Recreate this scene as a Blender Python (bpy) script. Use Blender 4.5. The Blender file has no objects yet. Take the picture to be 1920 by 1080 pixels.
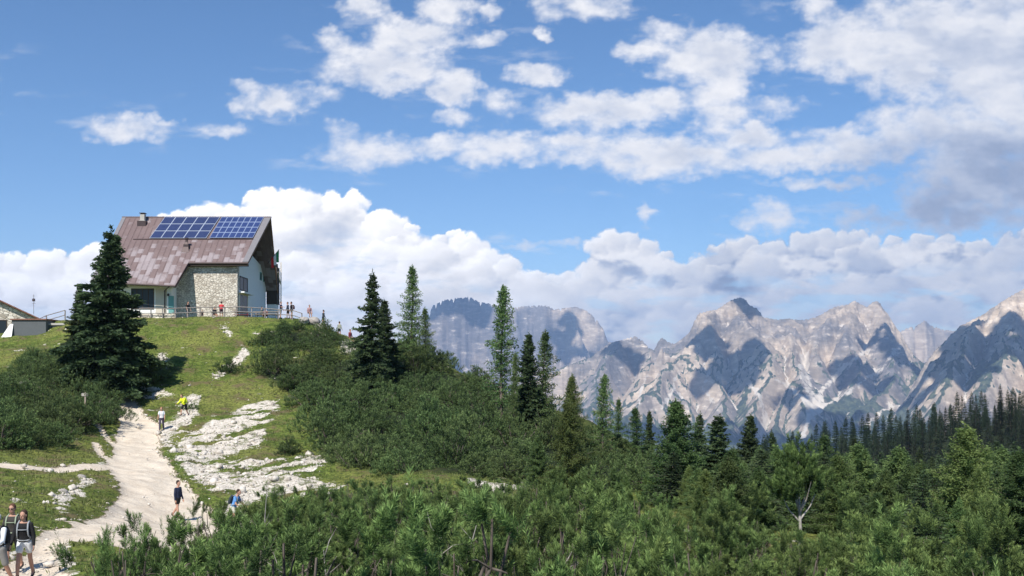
import bpy, bmesh, math, random
import numpy as np
from mathutils import Vector, Matrix

sc = bpy.context.scene
COL = sc.collection
R = math.radians

# ------------------------------------------------------------------ camera
F = 1900.0          # focal length in photograph pixels (1920 wide)
H0 = 700.0          # row of the horizon in the photograph
cam_d = bpy.data.cameras.new('camera')
cam_d.sensor_width = 36.0
cam_d.lens = F / 1920.0 * 36.0
cam_d.shift_y = (H0 - 540.0) / 1920.0
cam_d.clip_start = 0.3
cam_d.clip_end = 90000.0
cam = bpy.data.objects.new('camera', cam_d)
COL.objects.link(cam)
cam.location = (0, 0, 0)
cam.rotation_euler = (R(90), 0, 0)
sc.camera = cam
sc.view_settings.view_transform = 'Standard'
sc.view_settings.look = 'None'
sc.view_settings.gamma = 1.0
sc.view_settings.exposure = 0.6

# ------------------------------------------------------------------ sun
SUN_AZ = R(200)      # compass style angle from +Y towards +X: behind and to the left of the camera
SUN_EL = R(49)
sun_dir = Vector((math.sin(SUN_AZ) * math.cos(SUN_EL), math.cos(SUN_AZ) * math.cos(SUN_EL), math.sin(SUN_EL)))
sl = bpy.data.lights.new('sun', 'SUN')
sl.energy = 4.2
sl.angle = R(0.53)
sl.color = (1.0, 0.95, 0.87)
so = bpy.data.objects.new('sun', sl)
COL.objects.link(so)
so.rotation_euler = sun_dir.to_track_quat('Z', 'Y').to_euler()


# ------------------------------------------------------------------ node helper
class NT:
    def __init__(s, tree):
        s.t = tree
        s.n = tree.nodes
        s.l = tree.links

    def new(s, typ, **kw):
        nd = s.n.new(typ)
        for k, v in kw.items():
            setattr(nd, k, v)
        return nd

    def put(s, sock, v):
        if isinstance(v, bpy.types.NodeSocket):
            s.l.new(v, sock)
        elif v is not None:
            if isinstance(v, tuple) and len(v) == 3 and sock.type == 'RGBA':
                v = v + (1.0,)
            sock.default_value = v

    def m(s, op, a, b=None, c=None, clamp=False):
        nd = s.new('ShaderNodeMath', operation=op)
        nd.use_clamp = clamp
        s.put(nd.inputs[0], a)
        if b is not None: s.put(nd.inputs[1], b)
        if c is not None: s.put(nd.inputs[2], c)
        return nd.outputs[0]

    def add(s, a, b): return s.m('ADD', a, b)
    def sub(s, a, b): return s.m('SUBTRACT', a, b)
    def mul(s, a, b): return s.m('MULTIPLY', a, b)

    def ramp(s, v, lo, hi, a=0.0, b=1.0, smooth=True):
        nd = s.new('ShaderNodeMapRange')
        nd.interpolation_type = 'SMOOTHSTEP' if smooth else 'LINEAR'
        nd.clamp = True
        s.put(nd.inputs['Value'], v)
        nd.inputs['From Min'].default_value = lo
        nd.inputs['From Max'].default_value = hi
        nd.inputs['To Min'].default_value = a
        nd.inputs['To Max'].default_value = b
        return nd.outputs[0]

    def xyz(s, x, y, z):
        nd = s.new('ShaderNodeCombineXYZ')
        s.put(nd.inputs[0], x); s.put(nd.inputs[1], y); s.put(nd.inputs[2], z)
        return nd.outputs[0]

    def sep(s, v):
        nd = s.new('ShaderNodeSeparateXYZ')
        s.put(nd.inputs[0], v)
        return nd.outputs

    def vm(s, op, a, b=None, scale=None):
        nd = s.new('ShaderNodeVectorMath', operation=op)
        s.put(nd.inputs[0], a)
        if b is not None: s.put(nd.inputs[1], b)
        if scale is not None: s.put(nd.inputs['Scale'], scale)
        return nd.outputs[0]

    def noise(s, v, scale=1.0, detail=4.0, rough=0.5, dist=0.0, lac=2.0, out='Fac'):
        nd = s.new('ShaderNodeTexNoise')
        if v is not None: s.put(nd.inputs['Vector'], v)
        nd.inputs['Scale'].default_value = scale
        nd.inputs['Detail'].default_value = detail
        nd.inputs['Roughness'].default_value = rough
        nd.inputs['Lacunarity'].default_value = lac
        nd.inputs['Distortion'].default_value = dist
        return nd.outputs[out]

    def voro(s, v, scale=1.0, feature='F1', out='Distance', rnd=1.0):
        nd = s.new('ShaderNodeTexVoronoi', feature=feature)
        if v is not None: s.put(nd.inputs['Vector'], v)
        nd.inputs['Scale'].default_value = scale
        nd.inputs['Randomness'].default_value = rnd
        return nd.outputs[out]

    def mix(s, f, a, b, mode='MIX'):
        nd = s.new('ShaderNodeMix', data_type='RGBA', blend_type=mode)
        s.put(nd.inputs[0], f); s.put(nd.inputs[6], a); s.put(nd.inputs[7], b)
        return nd.outputs[2]

    def curve(s, v, pts):
        nd = s.new('ShaderNodeFloatCurve')
        c = nd.mapping.curves[0]
        while len(c.points) < len(pts):
            c.points.new(0.5, 0.5)
        for p, (x, y) in zip(c.points, pts):
            p.location = (x, y)
            p.handle_type = 'AUTO'
        nd.mapping.update()
        s.put(nd.inputs['Value'], v)
        return nd.outputs[0]


# ------------------------------------------------------------------ world: Nishita sky with clear air
world = bpy.data.worlds.new('World')
sc.world = world
world.use_nodes = True
w = NT(world.node_tree)
w.n.clear()
sky = w.new('ShaderNodeTexSky', sky_type='NISHITA')
sky.sun_disc = False
sky.sun_elevation = SUN_EL
sky.sun_rotation = SUN_AZ
sky.altitude = 2000.0
sky.air_density = 1.0
sky.dust_density = 0.15
sky.ozone_density = 3.0
bg1 = w.new('ShaderNodeBackground')
hs = w.new('ShaderNodeHueSaturation')
hs.inputs['Saturation'].default_value = 1.15
w.put(hs.inputs['Color'], sky.outputs[0])
w.put(bg1.inputs['Color'], hs.outputs[0])
bg1.inputs['Strength'].default_value = 0.095
wo = w.new('ShaderNodeOutputWorld')
w.l.new(bg1.outputs[0], wo.inputs['Surface'])


# ------------------------------------------------------------------ numpy noise
def _h(ix, iy, seed):
    n = (ix.astype(np.int64) * 374761393 + iy.astype(np.int64) * 668265263 + seed * 1442695041) & 0xFFFFFFFF
    n = ((n ^ (n >> 13)) * 1274126177) & 0xFFFFFFFF
    n = ((n ^ (n >> 16)) * 2246822519) & 0xFFFFFFFF
    return ((n ^ (n >> 15)) & 0xFFFFFF) / float(0x1000000)


def gnoise(x, y, seed=0):
    ix, iy = np.floor(x), np.floor(y)
    fx, fy = x - ix, y - iy
    u = fx * fx * fx * (fx * (fx * 6 - 15) + 10)
    v = fy * fy * fy * (fy * (fy * 6 - 15) + 10)
    def g(a, b):
        t = _h(ix + a, iy + b, seed) * 6.2831853
        return np.cos(t) * (fx - a) + np.sin(t) * (fy - b)
    return ((g(0, 0) * (1 - u) + g(1, 0) * u) * (1 - v) + (g(0, 1) * (1 - u) + g(1, 1) * u) * v) * 1.6


def fbm(x, y, octv=5, rough=0.5, seed=0, lac=2.03):
    a, s, t = 1.0, 0.0, 0.0
    for k in range(octv):
        s = s + a * gnoise(x + 17.3 * k, y - 9.1 * k, seed + k)
        t += a
        a *= rough
        x, y = x * lac, y * lac
    return s / t


def worley(x, y, seed=0):
    ix, iy = np.floor(x), np.floor(y)
    d = np.full(x.shape, 9.0)
    for a in (-1, 0, 1):
        for b in (-1, 0, 1):
            cx = ix + a + _h(ix + a, iy + b, seed)
            cy = iy + b + _h(ix + a, iy + b, seed + 77)
            d = np.minimum(d, (cx - x) ** 2 + (cy - y) ** 2)
    return np.sqrt(d)


def sstep(x, a, b):
    t = np.clip((x - a) / (b - a), 0, 1)
    return t * t * (3 - 2 * t)


def grid_mesh(name, P, flip=False):
    ny, nx = P.shape[:2]
    me = bpy.data.meshes.new(name)
    idx = np.arange(nx * ny).reshape(ny, nx)
    q = np.stack([idx[:-1, :-1], idx[:-1, 1:], idx[1:, 1:], idx[1:, :-1]], -1).reshape(-1, 4)
    if flip: q = q[:, ::-1]
    quick(me, P.reshape(-1, 3), q)
    ob = bpy.data.objects.new(name, me)
    COL.objects.link(ob)
    return ob


def quick(me, V, Fc, smooth=True):
    """fill a mesh from arrays; Fc is (n, k) with k equal for all faces"""
    V = np.ascontiguousarray(V, dtype=np.float32); Fc = np.ascontiguousarray(Fc, dtype=np.int32)
    k = Fc.shape[1]
    me.vertices.add(len(V)); me.vertices.foreach_set('co', V.ravel())
    me.loops.add(Fc.size); me.loops.foreach_set('vertex_index', Fc.ravel())
    me.polygons.add(len(Fc)); me.polygons.foreach_set('loop_start', np.arange(0, Fc.size, k, dtype=np.int32))
    if smooth: me.polygons.foreach_set('use_smooth', np.ones(len(Fc), dtype=bool))
    me.update(calc_edges=True)


def poly_sd(px, py, poly):
    """distance to a polygon's outline, negative inside"""
    n = len(poly); d = np.full(px.shape, 1e9); inside = np.zeros(px.shape, bool)
    for i in range(n):
        ax, ay = poly[i]; bx, by = poly[(i + 1) % n]
        vx, vy = bx - ax, by - ay
        t = np.clip(((px - ax) * vx + (py - ay) * vy) / (vx * vx + vy * vy), 0, 1)
        d = np.minimum(d, np.hypot(px - ax - t * vx, py - ay - t * vy))
        c = ((ay > py) != (by > py)) & (px < (bx - ax) * (py - ay) / ((by - ay) or 1e-9) + ax)
        inside ^= c
    return np.where(inside, -d, d)


def line_d(px, py, ln):
    d = np.full(px.shape, 1e9)
    for (ax, ay), (bx, by) in zip(ln[:-1], ln[1:]):
        vx, vy = bx - ax, by - ay
        t = np.clip(((px - ax) * vx + (py - ay) * vy) / (vx * vx + vy * vy), 0, 1)
        d = np.minimum(d, np.hypot(px - ax - t * vx, py - ay - t * vy))
    return d




# ------------------------------------------------------------------ clouds: one huge curved sheet of cumulus far behind the mountains
# (px, py, rx, ry, weight) of the clouds over the bank, as directions seen from the camera's place
BLOBS = [
    (835, 18, 55, 26, 1.0), (775, 66, 85, 34, 1.0), (700, 120, 92, 40, 1.0), (858, 165, 46, 32, 1.0), (780, 130, 80, 30, .8), (735, 158, 60, 18, .8),
    (628, 88, 36, 26, .6), (508, 194, 62, 26, .95), (470, 165, 30, 18, .5), (240, 240, 74, 22, .7), (425, 245, 40, 12, .4), (1000, 138, 52, 20, .8), (918, 74, 36, 16, .7), (295, 225, 40, 8, .5),
    (680, 14, 42, 20, .65), (1095, 12, 86, 24, .6), (1018, 62, 18, 9, .5), (925, 20, 20, 16, .5),
    (1335, 105, 112, 46, 1.0), (1205, 98, 46, 18, .7), (1345, 155, 66, 42, 1.0), (1350, 212, 52, 40, .8), (1240, 60, 50, 18, .45),
    (1140, 208, 136, 30, 1.0), (1235, 195, 60, 26, .8), (930, 195, 26, 26, .45),
    (690, 285, 80, 30, .6), (640, 255, 30, 20, .4), (830, 272, 66, 18, .65), (930, 280, 100, 28, .8), (1090, 275, 84, 30, .8), (1235, 292, 140, 40, 1.0),
    (1410, 256, 62, 24, .95), (1480, 297, 170, 24, .85), (1640, 272, 150, 32, .85), (1745, 235, 110, 40, .95), (1590, 290, 90, 20, .8),
    (1615, 85, 120, 56, 1.1), (1560, 100, 70, 44, .9), (1530, 15, 40, 28, .6), (1740, 85, 160, 92, 1.2), (1890, 110, 160, 160, 1.3), (1850, 265, 120, 90, 1.1),
    (1850, 345, 140, 62, 1.2), (1775, 395, 90, 38, 1.1), (2050, 200, 240, 290, 1.3),
    (1570, 343, 105, 10, .5), (1440, 406, 50, 26, .6), (1010, 460, 64, 8, .4), (1215, 408, 16, 20, .45), (1640, 412, 60, 22, .5), (1430, 205, 60, 18, .45), (560, 180, 70, 14, .3), (860, 220, 40, 10, .35),
    (2350, 90, 120, 60, 1.0), (-250, 150, 180, 40, .8), (-700, 60, 200, 70, 1.0), (2900, 150, 300, 80, 1.0), (300, -300, 200, 60, 1.0), (1400, -350, 260, 90, 1.0), (900, -700, 300, 120, 1.0),
]
BANK = [(-3000, 430), (-1500, 480), (-600, 440), (0, 474), (60, 478), (120, 466), (180, 458), (215, 462), (300, 408), (345, 392), (400, 388), (450, 382),
        (480, 358), (520, 348), (560, 360), (600, 370), (640, 354), (664, 362), (690, 390), (735, 402), (780, 422), (830, 442),
        (862, 430), (890, 440), (912, 470), (950, 478), (990, 498), (1050, 516), (1090, 500), (1108, 462), (1130, 436), (1160, 428),
        (1200, 440), (1240, 462), (1290, 492), (1335, 462), (1360, 440), (1390, 436), (1420, 460), (1450, 446), (1500, 438),
        (1550, 430), (1605, 430), (1650, 450), (1700, 440), (1760, 440), (1850, 452), (1920, 432), (2600, 400), (4500, 450)]


def clouds_at(x, y):
    """opacity and colour of the clouds at picture-like coordinates x (rows of equal y)"""
    warm = np.array([1.0, 0.985, 0.972]); cool = np.array([0.80, 0.865, 1.0])
    alpha = np.zeros_like(x); lum = np.zeros_like(x)
    bx = np.array([p[0] for p in BANK], float); by = np.array([p[1] for p in BANK], float)
    right = sstep(x, 650, 1500)
    w1 = fbm(x / 46, y / 40, 6, .60, 201); w2 = fbm(x / 46 + 30, y / 40, 6, .60, 202)
    g = fbm(x / 130, y / 62, 4, .55, 15); g2 = fbm(x / 44, y / 26, 5, .6, 18)
    wx = x + 20 * w1; wy = y + 17 * w2
    # body of the bank
    top = np.interp(wx, bx, by) + 10
    D = wy - top
    lum = 0.93 - 0.10 * right - (0.10 + 0.10 * right) * sstep(g + .5 * g2, -.15, .45) + .05 * g2
    lum = lum - 0.03 * sstep(D, 40, 150)
    alpha = sstep(D, -4, 10)
    rng = np.random.RandomState(5)
    X0, Y0 = x[0, :], y[:, 0]
    puf = []
    for k in range(210):
        cx = rng.uniform(-700, 2700)
        t = np.interp(cx, bx, by)
        z = rng.rand()
        r = 14 + 52 * rng.rand() ** 1.4 * (0.8 + 0.5 * z)
        cy = t + r * 0.55 + z * (630 - t)
        puf.append((cy, cx, r, rng.uniform(.93, 1.0)))
    for k in range(95):
        cx = -700 + 3400 * (k + rng.rand()) / 95
        r = rng.uniform(14, 34)
        puf.append((np.interp(cx, bx, by) + r * .75, cx, r, 1.0))
    greys = [(612, 440, 62, .80), (575, 455, 50, .82), (700, 470, 60, .88), (850, 545, 60, .86), (1350, 480, 34, .76), (1300, 515, 42, .80), (1625, 492, 36, .74), (1870, 475, 32, .74),
             (1460, 545, 46, .80), (1560, 548, 44, .80), (1000, 540, 50, .86), (1215, 560, 55, .84), (1750, 520, 60, .82), (1870, 540, 60, .80), (1110, 520, 50, .86), (1080, 560, 60, .84), (1660, 560, 70, .78), (300, 520, 60, .90)]
    for (cx, cy, r, b) in greys:
        puf.append((cy, cx, r, -b))
    puf.sort()
    for (cy, cx, r, b) in puf:
        i0, i1 = np.searchsorted(X0, (cx - 1.9 * r - 24, cx + 1.9 * r + 24)); j0, j1 = np.searchsorted(Y0, (cy - 1.4 * r - 22, cy + 1.6 * r + 22))
        if i1 - i0 < 2 or j1 - j0 < 2: continue
        s = (slice(j0, j1), slice(i0, i1))
        if b < 0:
            u = (wx[s] - cx) / (r * 1.35); v = (wy[s] - cy) / (r * .62)
            a = (1 - sstep(np.sqrt(u * u + v * v), .35, 1.15)) * .85
            lum[s] = lum[s] * (1 - a) + (-b + 0.05 * g2[s]) * a
            continue
        u = (wx[s] - cx) / r; v = (wy[s] - cy) / (r * .86)
        d = np.sqrt(u * u + v * v)
        edge = 1 - sstep(d, .80, 1.06)
        a = edge * (1 - sstep(v, -0.15, .95))
        lt = np.clip(-0.55 * v - 0.30 * u, -1, 1)
        rr = 1 - 0.13 * right[s]
        l = (0.90 + 0.13 * lt * (.5 + .5 * np.clip(d, 0, 1)) - 0.05 * (1 - b) * 10) * rr + 0.03 * g2[s]
        low = cy - np.interp(cx, bx, by)
        a = a * (0.95 if low < 60 else .62)
        lum[s] = lum[s] * (1 - a) + l * a
        alpha[s] = np.maximum(alpha[s], a)
    # thin bluer air low in the bank
    brk = sstep(fbm(x / 120 + 4, y / 34, 5, .55, 133) + .12 * right, 0.05, 0.42) * sstep(y - np.interp(x, bx, by), 40, 110)
    alpha = alpha * (1 - (0.30 + .25 * right) * brk)
    lum = np.clip((lum - .9) * (1.75 - .45 * right) + .9 + .08 - .01 * right, .5, 1.10)
    # --- single clouds above it
    wx = x + 34 * w1; wy = y + 22 * w2
    acc = np.full(x.shape, -9.0)
    for (cx, cy, rx, ry, wt) in BLOBS:
        r2 = ((wx - cx) / (rx * 1.16)) ** 2 + ((wy - cy) / (ry * 1.2)) ** 2
        f = wt * (1 - r2)
        hh = np.maximum(0.3 - np.abs(acc - f), 0) / 0.3
        acc = np.maximum(acc, f) + hh * hh * 0.3 * 0.25
    fine = fbm(x / 58, y / 34, 6, .56, 205)
    d = acc + 0.95 * fine
    a = sstep(d, -0.30, 1.0)
    a = 0.97 * a ** 0.9
    veil = sstep(fbm(x / 150 + 7, y / 42, 6, .6, 231), .10, .55) * sstep(acc, -3.2, -.2) * .30
    a = np.maximum(a, veil)
    heavy = np.clip(sstep(1.6 - (((wx - 1870) / 330) ** 2 + ((wy - 370) / 120) ** 2), 0, 1.2) * (0.85 + 0.5 * g), 0, 1)
    thick = sstep(acc, 0.3, 1.1) * sstep(g + .4 * g2, -0.3, 0.35)
    l = 0.865 - .075 * thick + 0.05 * g2 - 0.03 * sstep(x, 1400, 1700)
    l = l * (1 - 0.13 * heavy)
    a = a * sstep(-y, -540, -470)
    oa = a + alpha * (1 - a)
    lum = (l * a + lum * alpha * (1 - a)) / np.maximum(oa, 1e-5)
    t = sstep(lum, .62, .93)[..., None]
    return oa, (cool * (1 - t) + warm * t) * lum[..., None]


def build_clouds():
    xs = np.concatenate([np.linspace(-3200, -20, 160, endpoint=False), np.arange(-20, 1942, 2.0), np.linspace(1944, 5000, 150)])
    ys = np.concatenate([np.linspace(-1500, -10, 90, endpoint=False), np.arange(-10, 700, 1.9), np.linspace(702, 860, 12)])
    X, Y = np.meshgrid(xs, ys)
    A, C = clouds_at(X, Y)
    # display value -> light, for the exposure set above
    L = np.where(C <= .04045, C / 12.92, ((C + .055) / 1.055) ** 2.4) / 2 ** sc.view_settings.exposure
    d = np.stack([(X - 960) / F, np.ones_like(X), (H0 - Y) / F], -1)
    d /= np.linalg.norm(d, axis=-1)[..., None]
    ob = grid_mesh('clouds', d * 42000.0, flip=True)
    at = ob.data.attributes.new('cloud', 'FLOAT_COLOR', 'POINT')
    at.data.foreach_set('color', np.concatenate([L, A[..., None]], -1).astype(np.float32).ravel())
    mt = bpy.data.materials.new('cloud'); mt.use_nodes = True
    q = NT(mt.node_tree); q.n.clear()
    an = q.new('ShaderNodeAttribute', attribute_name='cloud')
    em = q.new('ShaderNodeEmission'); q.l.new(an.outputs['Color'], em.inputs['Color'])
    em.inputs['Strength'].default_value = CLOUD_GAIN
    tr = q.new('ShaderNodeBsdfTransparent'); ms = q.new('ShaderNodeMixShader')
    q.l.new(an.outputs['Alpha'], ms.inputs[0]); q.l.new(tr.outputs[0], ms.inputs[1]); q.l.new(em.outputs[0], ms.inputs[2])
    o = q.new('ShaderNodeOutputMaterial'); q.l.new(ms.outputs[0], o.inputs['Surface'])
    mt.cycles.emission_sampling = 'NONE'
    ob.data.materials.append(mt)
    ob['kind'] = 'structure'


CLOUD_GAIN = 1.5
build_clouds()


# ------------------------------------------------------------------ mountains: eroded height fields at their real distances
def erode(Z, dx, iters, K, talus, lift):
    ny, nx = Z.shape
    n = nx * ny
    idx = np.arange(n).reshape(ny, nx)
    offs = [(-1, -1), (-1, 0), (-1, 1), (0, -1), (0, 1), (1, -1), (1, 0), (1, 1)]
    for it in range(iters):
        Z = Z + lift
        best = np.zeros_like(Z); rec = idx.copy(); dist = np.ones_like(Z) * dx
        Zp = np.pad(Z, 1, mode='edge')
        for a, b in offs:
            dd = dx * math.hypot(a, b)
            s = (Z - Zp[1 + a:1 + a + ny, 1 + b:1 + b + nx]) / dd
            m = s > best
            jj = np.clip(np.arange(ny) + a, 0, ny - 1); ii = np.clip(np.arange(nx) + b, 0, nx - 1)
            nb = idx[np.ix_(jj, ii)]
            best = np.where(m, s, best); rec = np.where(m, nb, rec); dist = np.where(m, dd, dist)
        zf = Z.ravel()
        order = np.argsort(-zf).tolist()
        r = rec.ravel().tolist()
        A = [dx * dx] * n
        for i in order:
            q = r[i]
            if q != i: A[q] += A[i]
        c = (K * np.array(A) ** 0.45 / dist.ravel()).tolist()
        z = zf.tolist()
        order.reverse()
        for i in order:
            q = r[i]
            if q != i:
                f = c[i]
                z[i] = (z[i] + f * z[q]) / (1 + f)
        Z = np.array(z).reshape(ny, nx)
        area = np.array(A).reshape(ny, nx)
        for _ in range(2):      # slumping of too steep slopes and a little creep
            Zp = np.pad(Z, 1, mode='edge')
            for sl_, dz in ((0, Zp[:-2, 1:-1] - Z), (1, Zp[2:, 1:-1] - Z), (2, Zp[1:-1, :-2] - Z), (3, Zp[1:-1, 2:] - Z)):
                ex = np.sign(dz) * np.maximum(np.abs(dz) - talus * dx, 0)
                Z = Z + 0.16 * ex + 0.012 * dz
    return Z, area


def massif(seed, crest, Yc, Yf, base, pxr, dx, iters=30, wob=350.0, back=900.0, K=0.35, talus=1.3, steep=1.3, spurs=(), up=2, sslope=0.8, lf=5.0):
    """crest: skyline as (px, py) seen from the camera's place; the ridge runs at distance Yc, its foot at Yf.
    spurs: ridges running out of it, as (px, py, distance) points"""
    x0, x1 = (pxr[0] - 960) / F * Yc, (pxr[1] - 960) / F * Yc
    xs = np.arange(x0, x1, dx); ys = np.arange(Yf - 300, Yc + back, dx)
    X, Y = np.meshgrid(xs, ys)
    cx = np.array([c[0] for c in crest], float); cy = np.array([c[1] for c in crest], float)
    WX = X + 170 * fbm(X / 900, Y / 900, 5, .55, seed + 4); WY = Y + 170 * fbm(X / 900 + 9, Y / 900, 5, .55, seed + 5)
    px = 960 + F * WX / Yc
    Yr = Yc + wob * fbm(X / 1500, X * 0 + seed, 4, .5, seed)
    Zc = (H0 - np.interp(px, cx, cy)) / F * Yc
    d = np.where(WY < Yr, Yr - WY, (WY - Yr) * 1.2)
    Z = Zc - (steep * d if seed != 23 else (.72 + 1.1 * sstep(px, 965, 915)) * d) * (1 + d / 3000.0)
    for sp in spurs:
        P = np.array([((a - 960) / F * c, c, (H0 - b) / F * c) for a, b, c in sp])
        for p, q in zip(P[:-1], P[1:]):
            v = q[:2] - p[:2]
            tt = np.clip(((WX - p[0]) * v[0] + (WY - p[1]) * v[1]) / (v @ v), 0, 1)
            dd = np.hypot(WX - p[0] - tt * v[0], WY - p[1] - tt * v[1])
            Z = np.maximum(Z, p[2] + tt * (q[2] - p[2]) - sslope * dd)
    tf = np.clip((Y - Yf) / (Yc - Yf), 0, 1)
    apron = base + (Zc - base) * 0.36 * tf ** 1.5
    hh = np.maximum(160 - np.abs(Z - apron), 0) / 160
    Z = np.maximum(Z, apron) + hh * hh * 40
    Z = Z + (50 * fbm(X / 330, Y / 330, 6, .6, seed + 9) + 60 * fbm(X / 900, Y / 900, 3, .6, seed + 19)) * sstep(Z, base, base + 300)
    lift = lf * sstep(Z, base + 100, base + 800)
    Z, area = erode(Z, dx, iters, K, talus, lift)
    # finer grid
    if up > 1:
        xs2 = np.linspace(xs[0], xs[-1], len(xs) * up - up + 1); ys2 = np.linspace(ys[0], ys[-1], len(ys) * up - up + 1)
        def rs(Q):
            Q = np.stack([np.interp(xs2, xs, q) for q in Q])
            return np.stack([np.interp(ys2, ys, q) for q in Q.T]).T
        Z = rs(Z); area = np.exp(rs(np.log(area))); X, Y = np.meshgrid(xs2, ys2); dx = dx / up
    rough = sstep(Z, base + 150, base + 700)
    warpx = X + 60 * fbm(X / 160, Y / 160, 3, .5, seed + 31)
    rid = 1 - np.abs(fbm(warpx / 75, Y / 110, 4, .62, seed + 30)) * 2.4
    Z = Z + rough * 24 * (rid - .5) + 5 * fbm(X / 24, Y / 24, 4, .6, seed + 33) * rough
    # fit the skyline
    for _ in range(4):
        ppx = 960 + F * X / Y
        ang = Z / Y
        b = np.clip(((ppx - pxr[0]) / 3.0).astype(int), 0, int((pxr[1] - pxr[0]) / 3.0))
        mxa = np.full(b.max() + 1, -9.0)
        np.maximum.at(mxa, b.ravel(), ang.ravel())
        tgt = (H0 - np.interp(pxr[0] + 1.5 + 3.0 * np.arange(len(mxa)), cx, cy)) / F
        k = np.where(mxa > -8, tgt - mxa, 0.0)
        k = np.convolve(np.pad(k, 1, mode='edge'), [.25, .5, .25], mode='valid')
        wgt = np.clip((ang - base / Y) / np.maximum(mxa[b] - base / Y, 1e-4), 0, 1) ** 1.6
        Z = Z + k[b] * Y * wgt
    return X, Y, Z, area, dx


SPURS = [
    [(1385, 562, 8900), (1330, 600, 8500), (1268, 655, 8000), (1215, 715, 7400), (1150, 775, 6700)],
    [(1385, 562, 8900), (1400, 615, 8300), (1432, 665, 7700), (1425, 720, 7200), (1412, 790, 6500)],
    [(1310, 590, 8800), (1295, 640, 8200), (1330, 690, 7700), (1370, 750, 7000), (1395, 800, 6400)],
    [(1150, 640, 8900), (1120, 690, 8300), (1085, 740, 7600), (1040, 790, 6800)],
    [(1240, 632, 8900), (1210, 680, 8300), (1180, 740, 7500), (1180, 790, 6700)],
    [(1603, 566, 8900), (1560, 612, 8500), (1540, 650, 8200), (1510, 672, 8000)],
    [(1603, 566, 8900), (1590, 625, 8300), (1600, 680, 7800), (1575, 705, 7600)],
    [(1648, 566, 8850), (1672, 620, 8300), (1668, 660, 7900), (1655, 700, 7500), (1620, 740, 7100), (1580, 775, 6700)],
    [(1700, 645, 8800), (1705, 690, 8000), (1690, 735, 7300), (1660, 770, 6800), (1620, 805, 6300)],
    [(1500, 640, 8400), (1478, 682, 7600), (1445, 735, 7000), (1440, 760, 6800)],
    [(1478, 682, 7600), (1500, 725, 7050)],
    [(1740, 690, 8600), (1760, 740, 7600), (1740, 790, 6600)],
]
SPURS_R = [
    [(1845, 588, 6550), (1800, 660, 6000), (1760, 740, 5300), (1730, 790, 4900)],
    [(1920, 541, 6550), (1900, 640, 5900), (1850, 720, 5300), (1800, 780, 4850)],
    [(1770, 641, 6500), (1740, 700, 6000), (1705, 770, 5200)],
    [(2060, 470, 6550), (2000, 620, 5900), (1940, 720, 5200)],
]
MASSIFS = [
    # middle range, from the low saddle left of centre to the far right
    dict(seed=11, Yc=9000, Yf=6000, base=-470, pxr=(940, 1990), dx=19, wob=200, steep=0.95, sslope=.62, talus=1.05, K=.22, spurs=SPURS, crest=[
        (900, 760), (980, 720), (1050, 690), (1110, 668), (1138, 645), (1150, 641), (1170, 636), (1192, 630), (1206, 640), (1216, 652), (1226, 656), (1240, 632), (1250, 640), (1264, 645), (1280, 634),
        (1292, 624), (1303, 602), (1310, 588), (1326, 583), (1345, 580), (1358, 571), (1372, 562), (1385, 557), (1397, 561), (1404, 571), (1420, 578), (1430, 594), (1455, 599), (1482, 597), (1500, 600),
        (1520, 597), (1540, 590), (1556, 580), (1568, 574), (1590, 571), (1603, 563), (1613, 570), (1626, 576), (1636, 566), (1646, 564), (1656, 578), (1668, 592), (1676, 607), (1690, 626), (1700, 645),
        (1712, 664), (1730, 680), (1760, 690), (1800, 700), (1900, 720), (2100, 720)]),
    # high table mountain and walls behind, far left of the range
    dict(seed=23, Yc=13500, Yf=9800, base=-600, pxr=(700, 1860), dx=34, wob=300, talus=2.0, steep=1.6, K=.25, crest=[
        (690, 720), (760, 690), (785, 640), (800, 592), (812, 573), (830, 563), (858, 559), (882, 557), (895, 565), (925, 571), (950, 579), (975, 575), (1000, 573), (1022, 573), (1040, 580), (1060, 577),
        (1080, 575), (1100, 582), (1118, 598), (1130, 615), (1140, 638), (1170, 660), (1400, 680), (1600, 660), (1660, 640), (1680, 627), (1700, 615), (1716, 612), (1735, 600), (1748, 612), (1770, 618), (1800, 622), (1840, 640), (1900, 660)]),
    # long slope coming in from the right, nearer
    dict(seed=37, Yc=6600, Yf=4700, base=-380, pxr=(1480, 2500), dx=17, wob=160, back=700, talus=1.0, steep=.8, sslope=.6, K=.2, spurs=SPURS_R, crest=[
        (1480, 900), (1600, 850), (1660, 800), (1700, 745), (1722, 705), (1735, 682), (1750, 660), (1770, 641), (1800, 611), (1822, 600), (1845, 588), (1880, 564), (1920, 541), (1980, 505), (2060, 470), (2160, 440), (2300, 410), (2600, 400)]),
]


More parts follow.
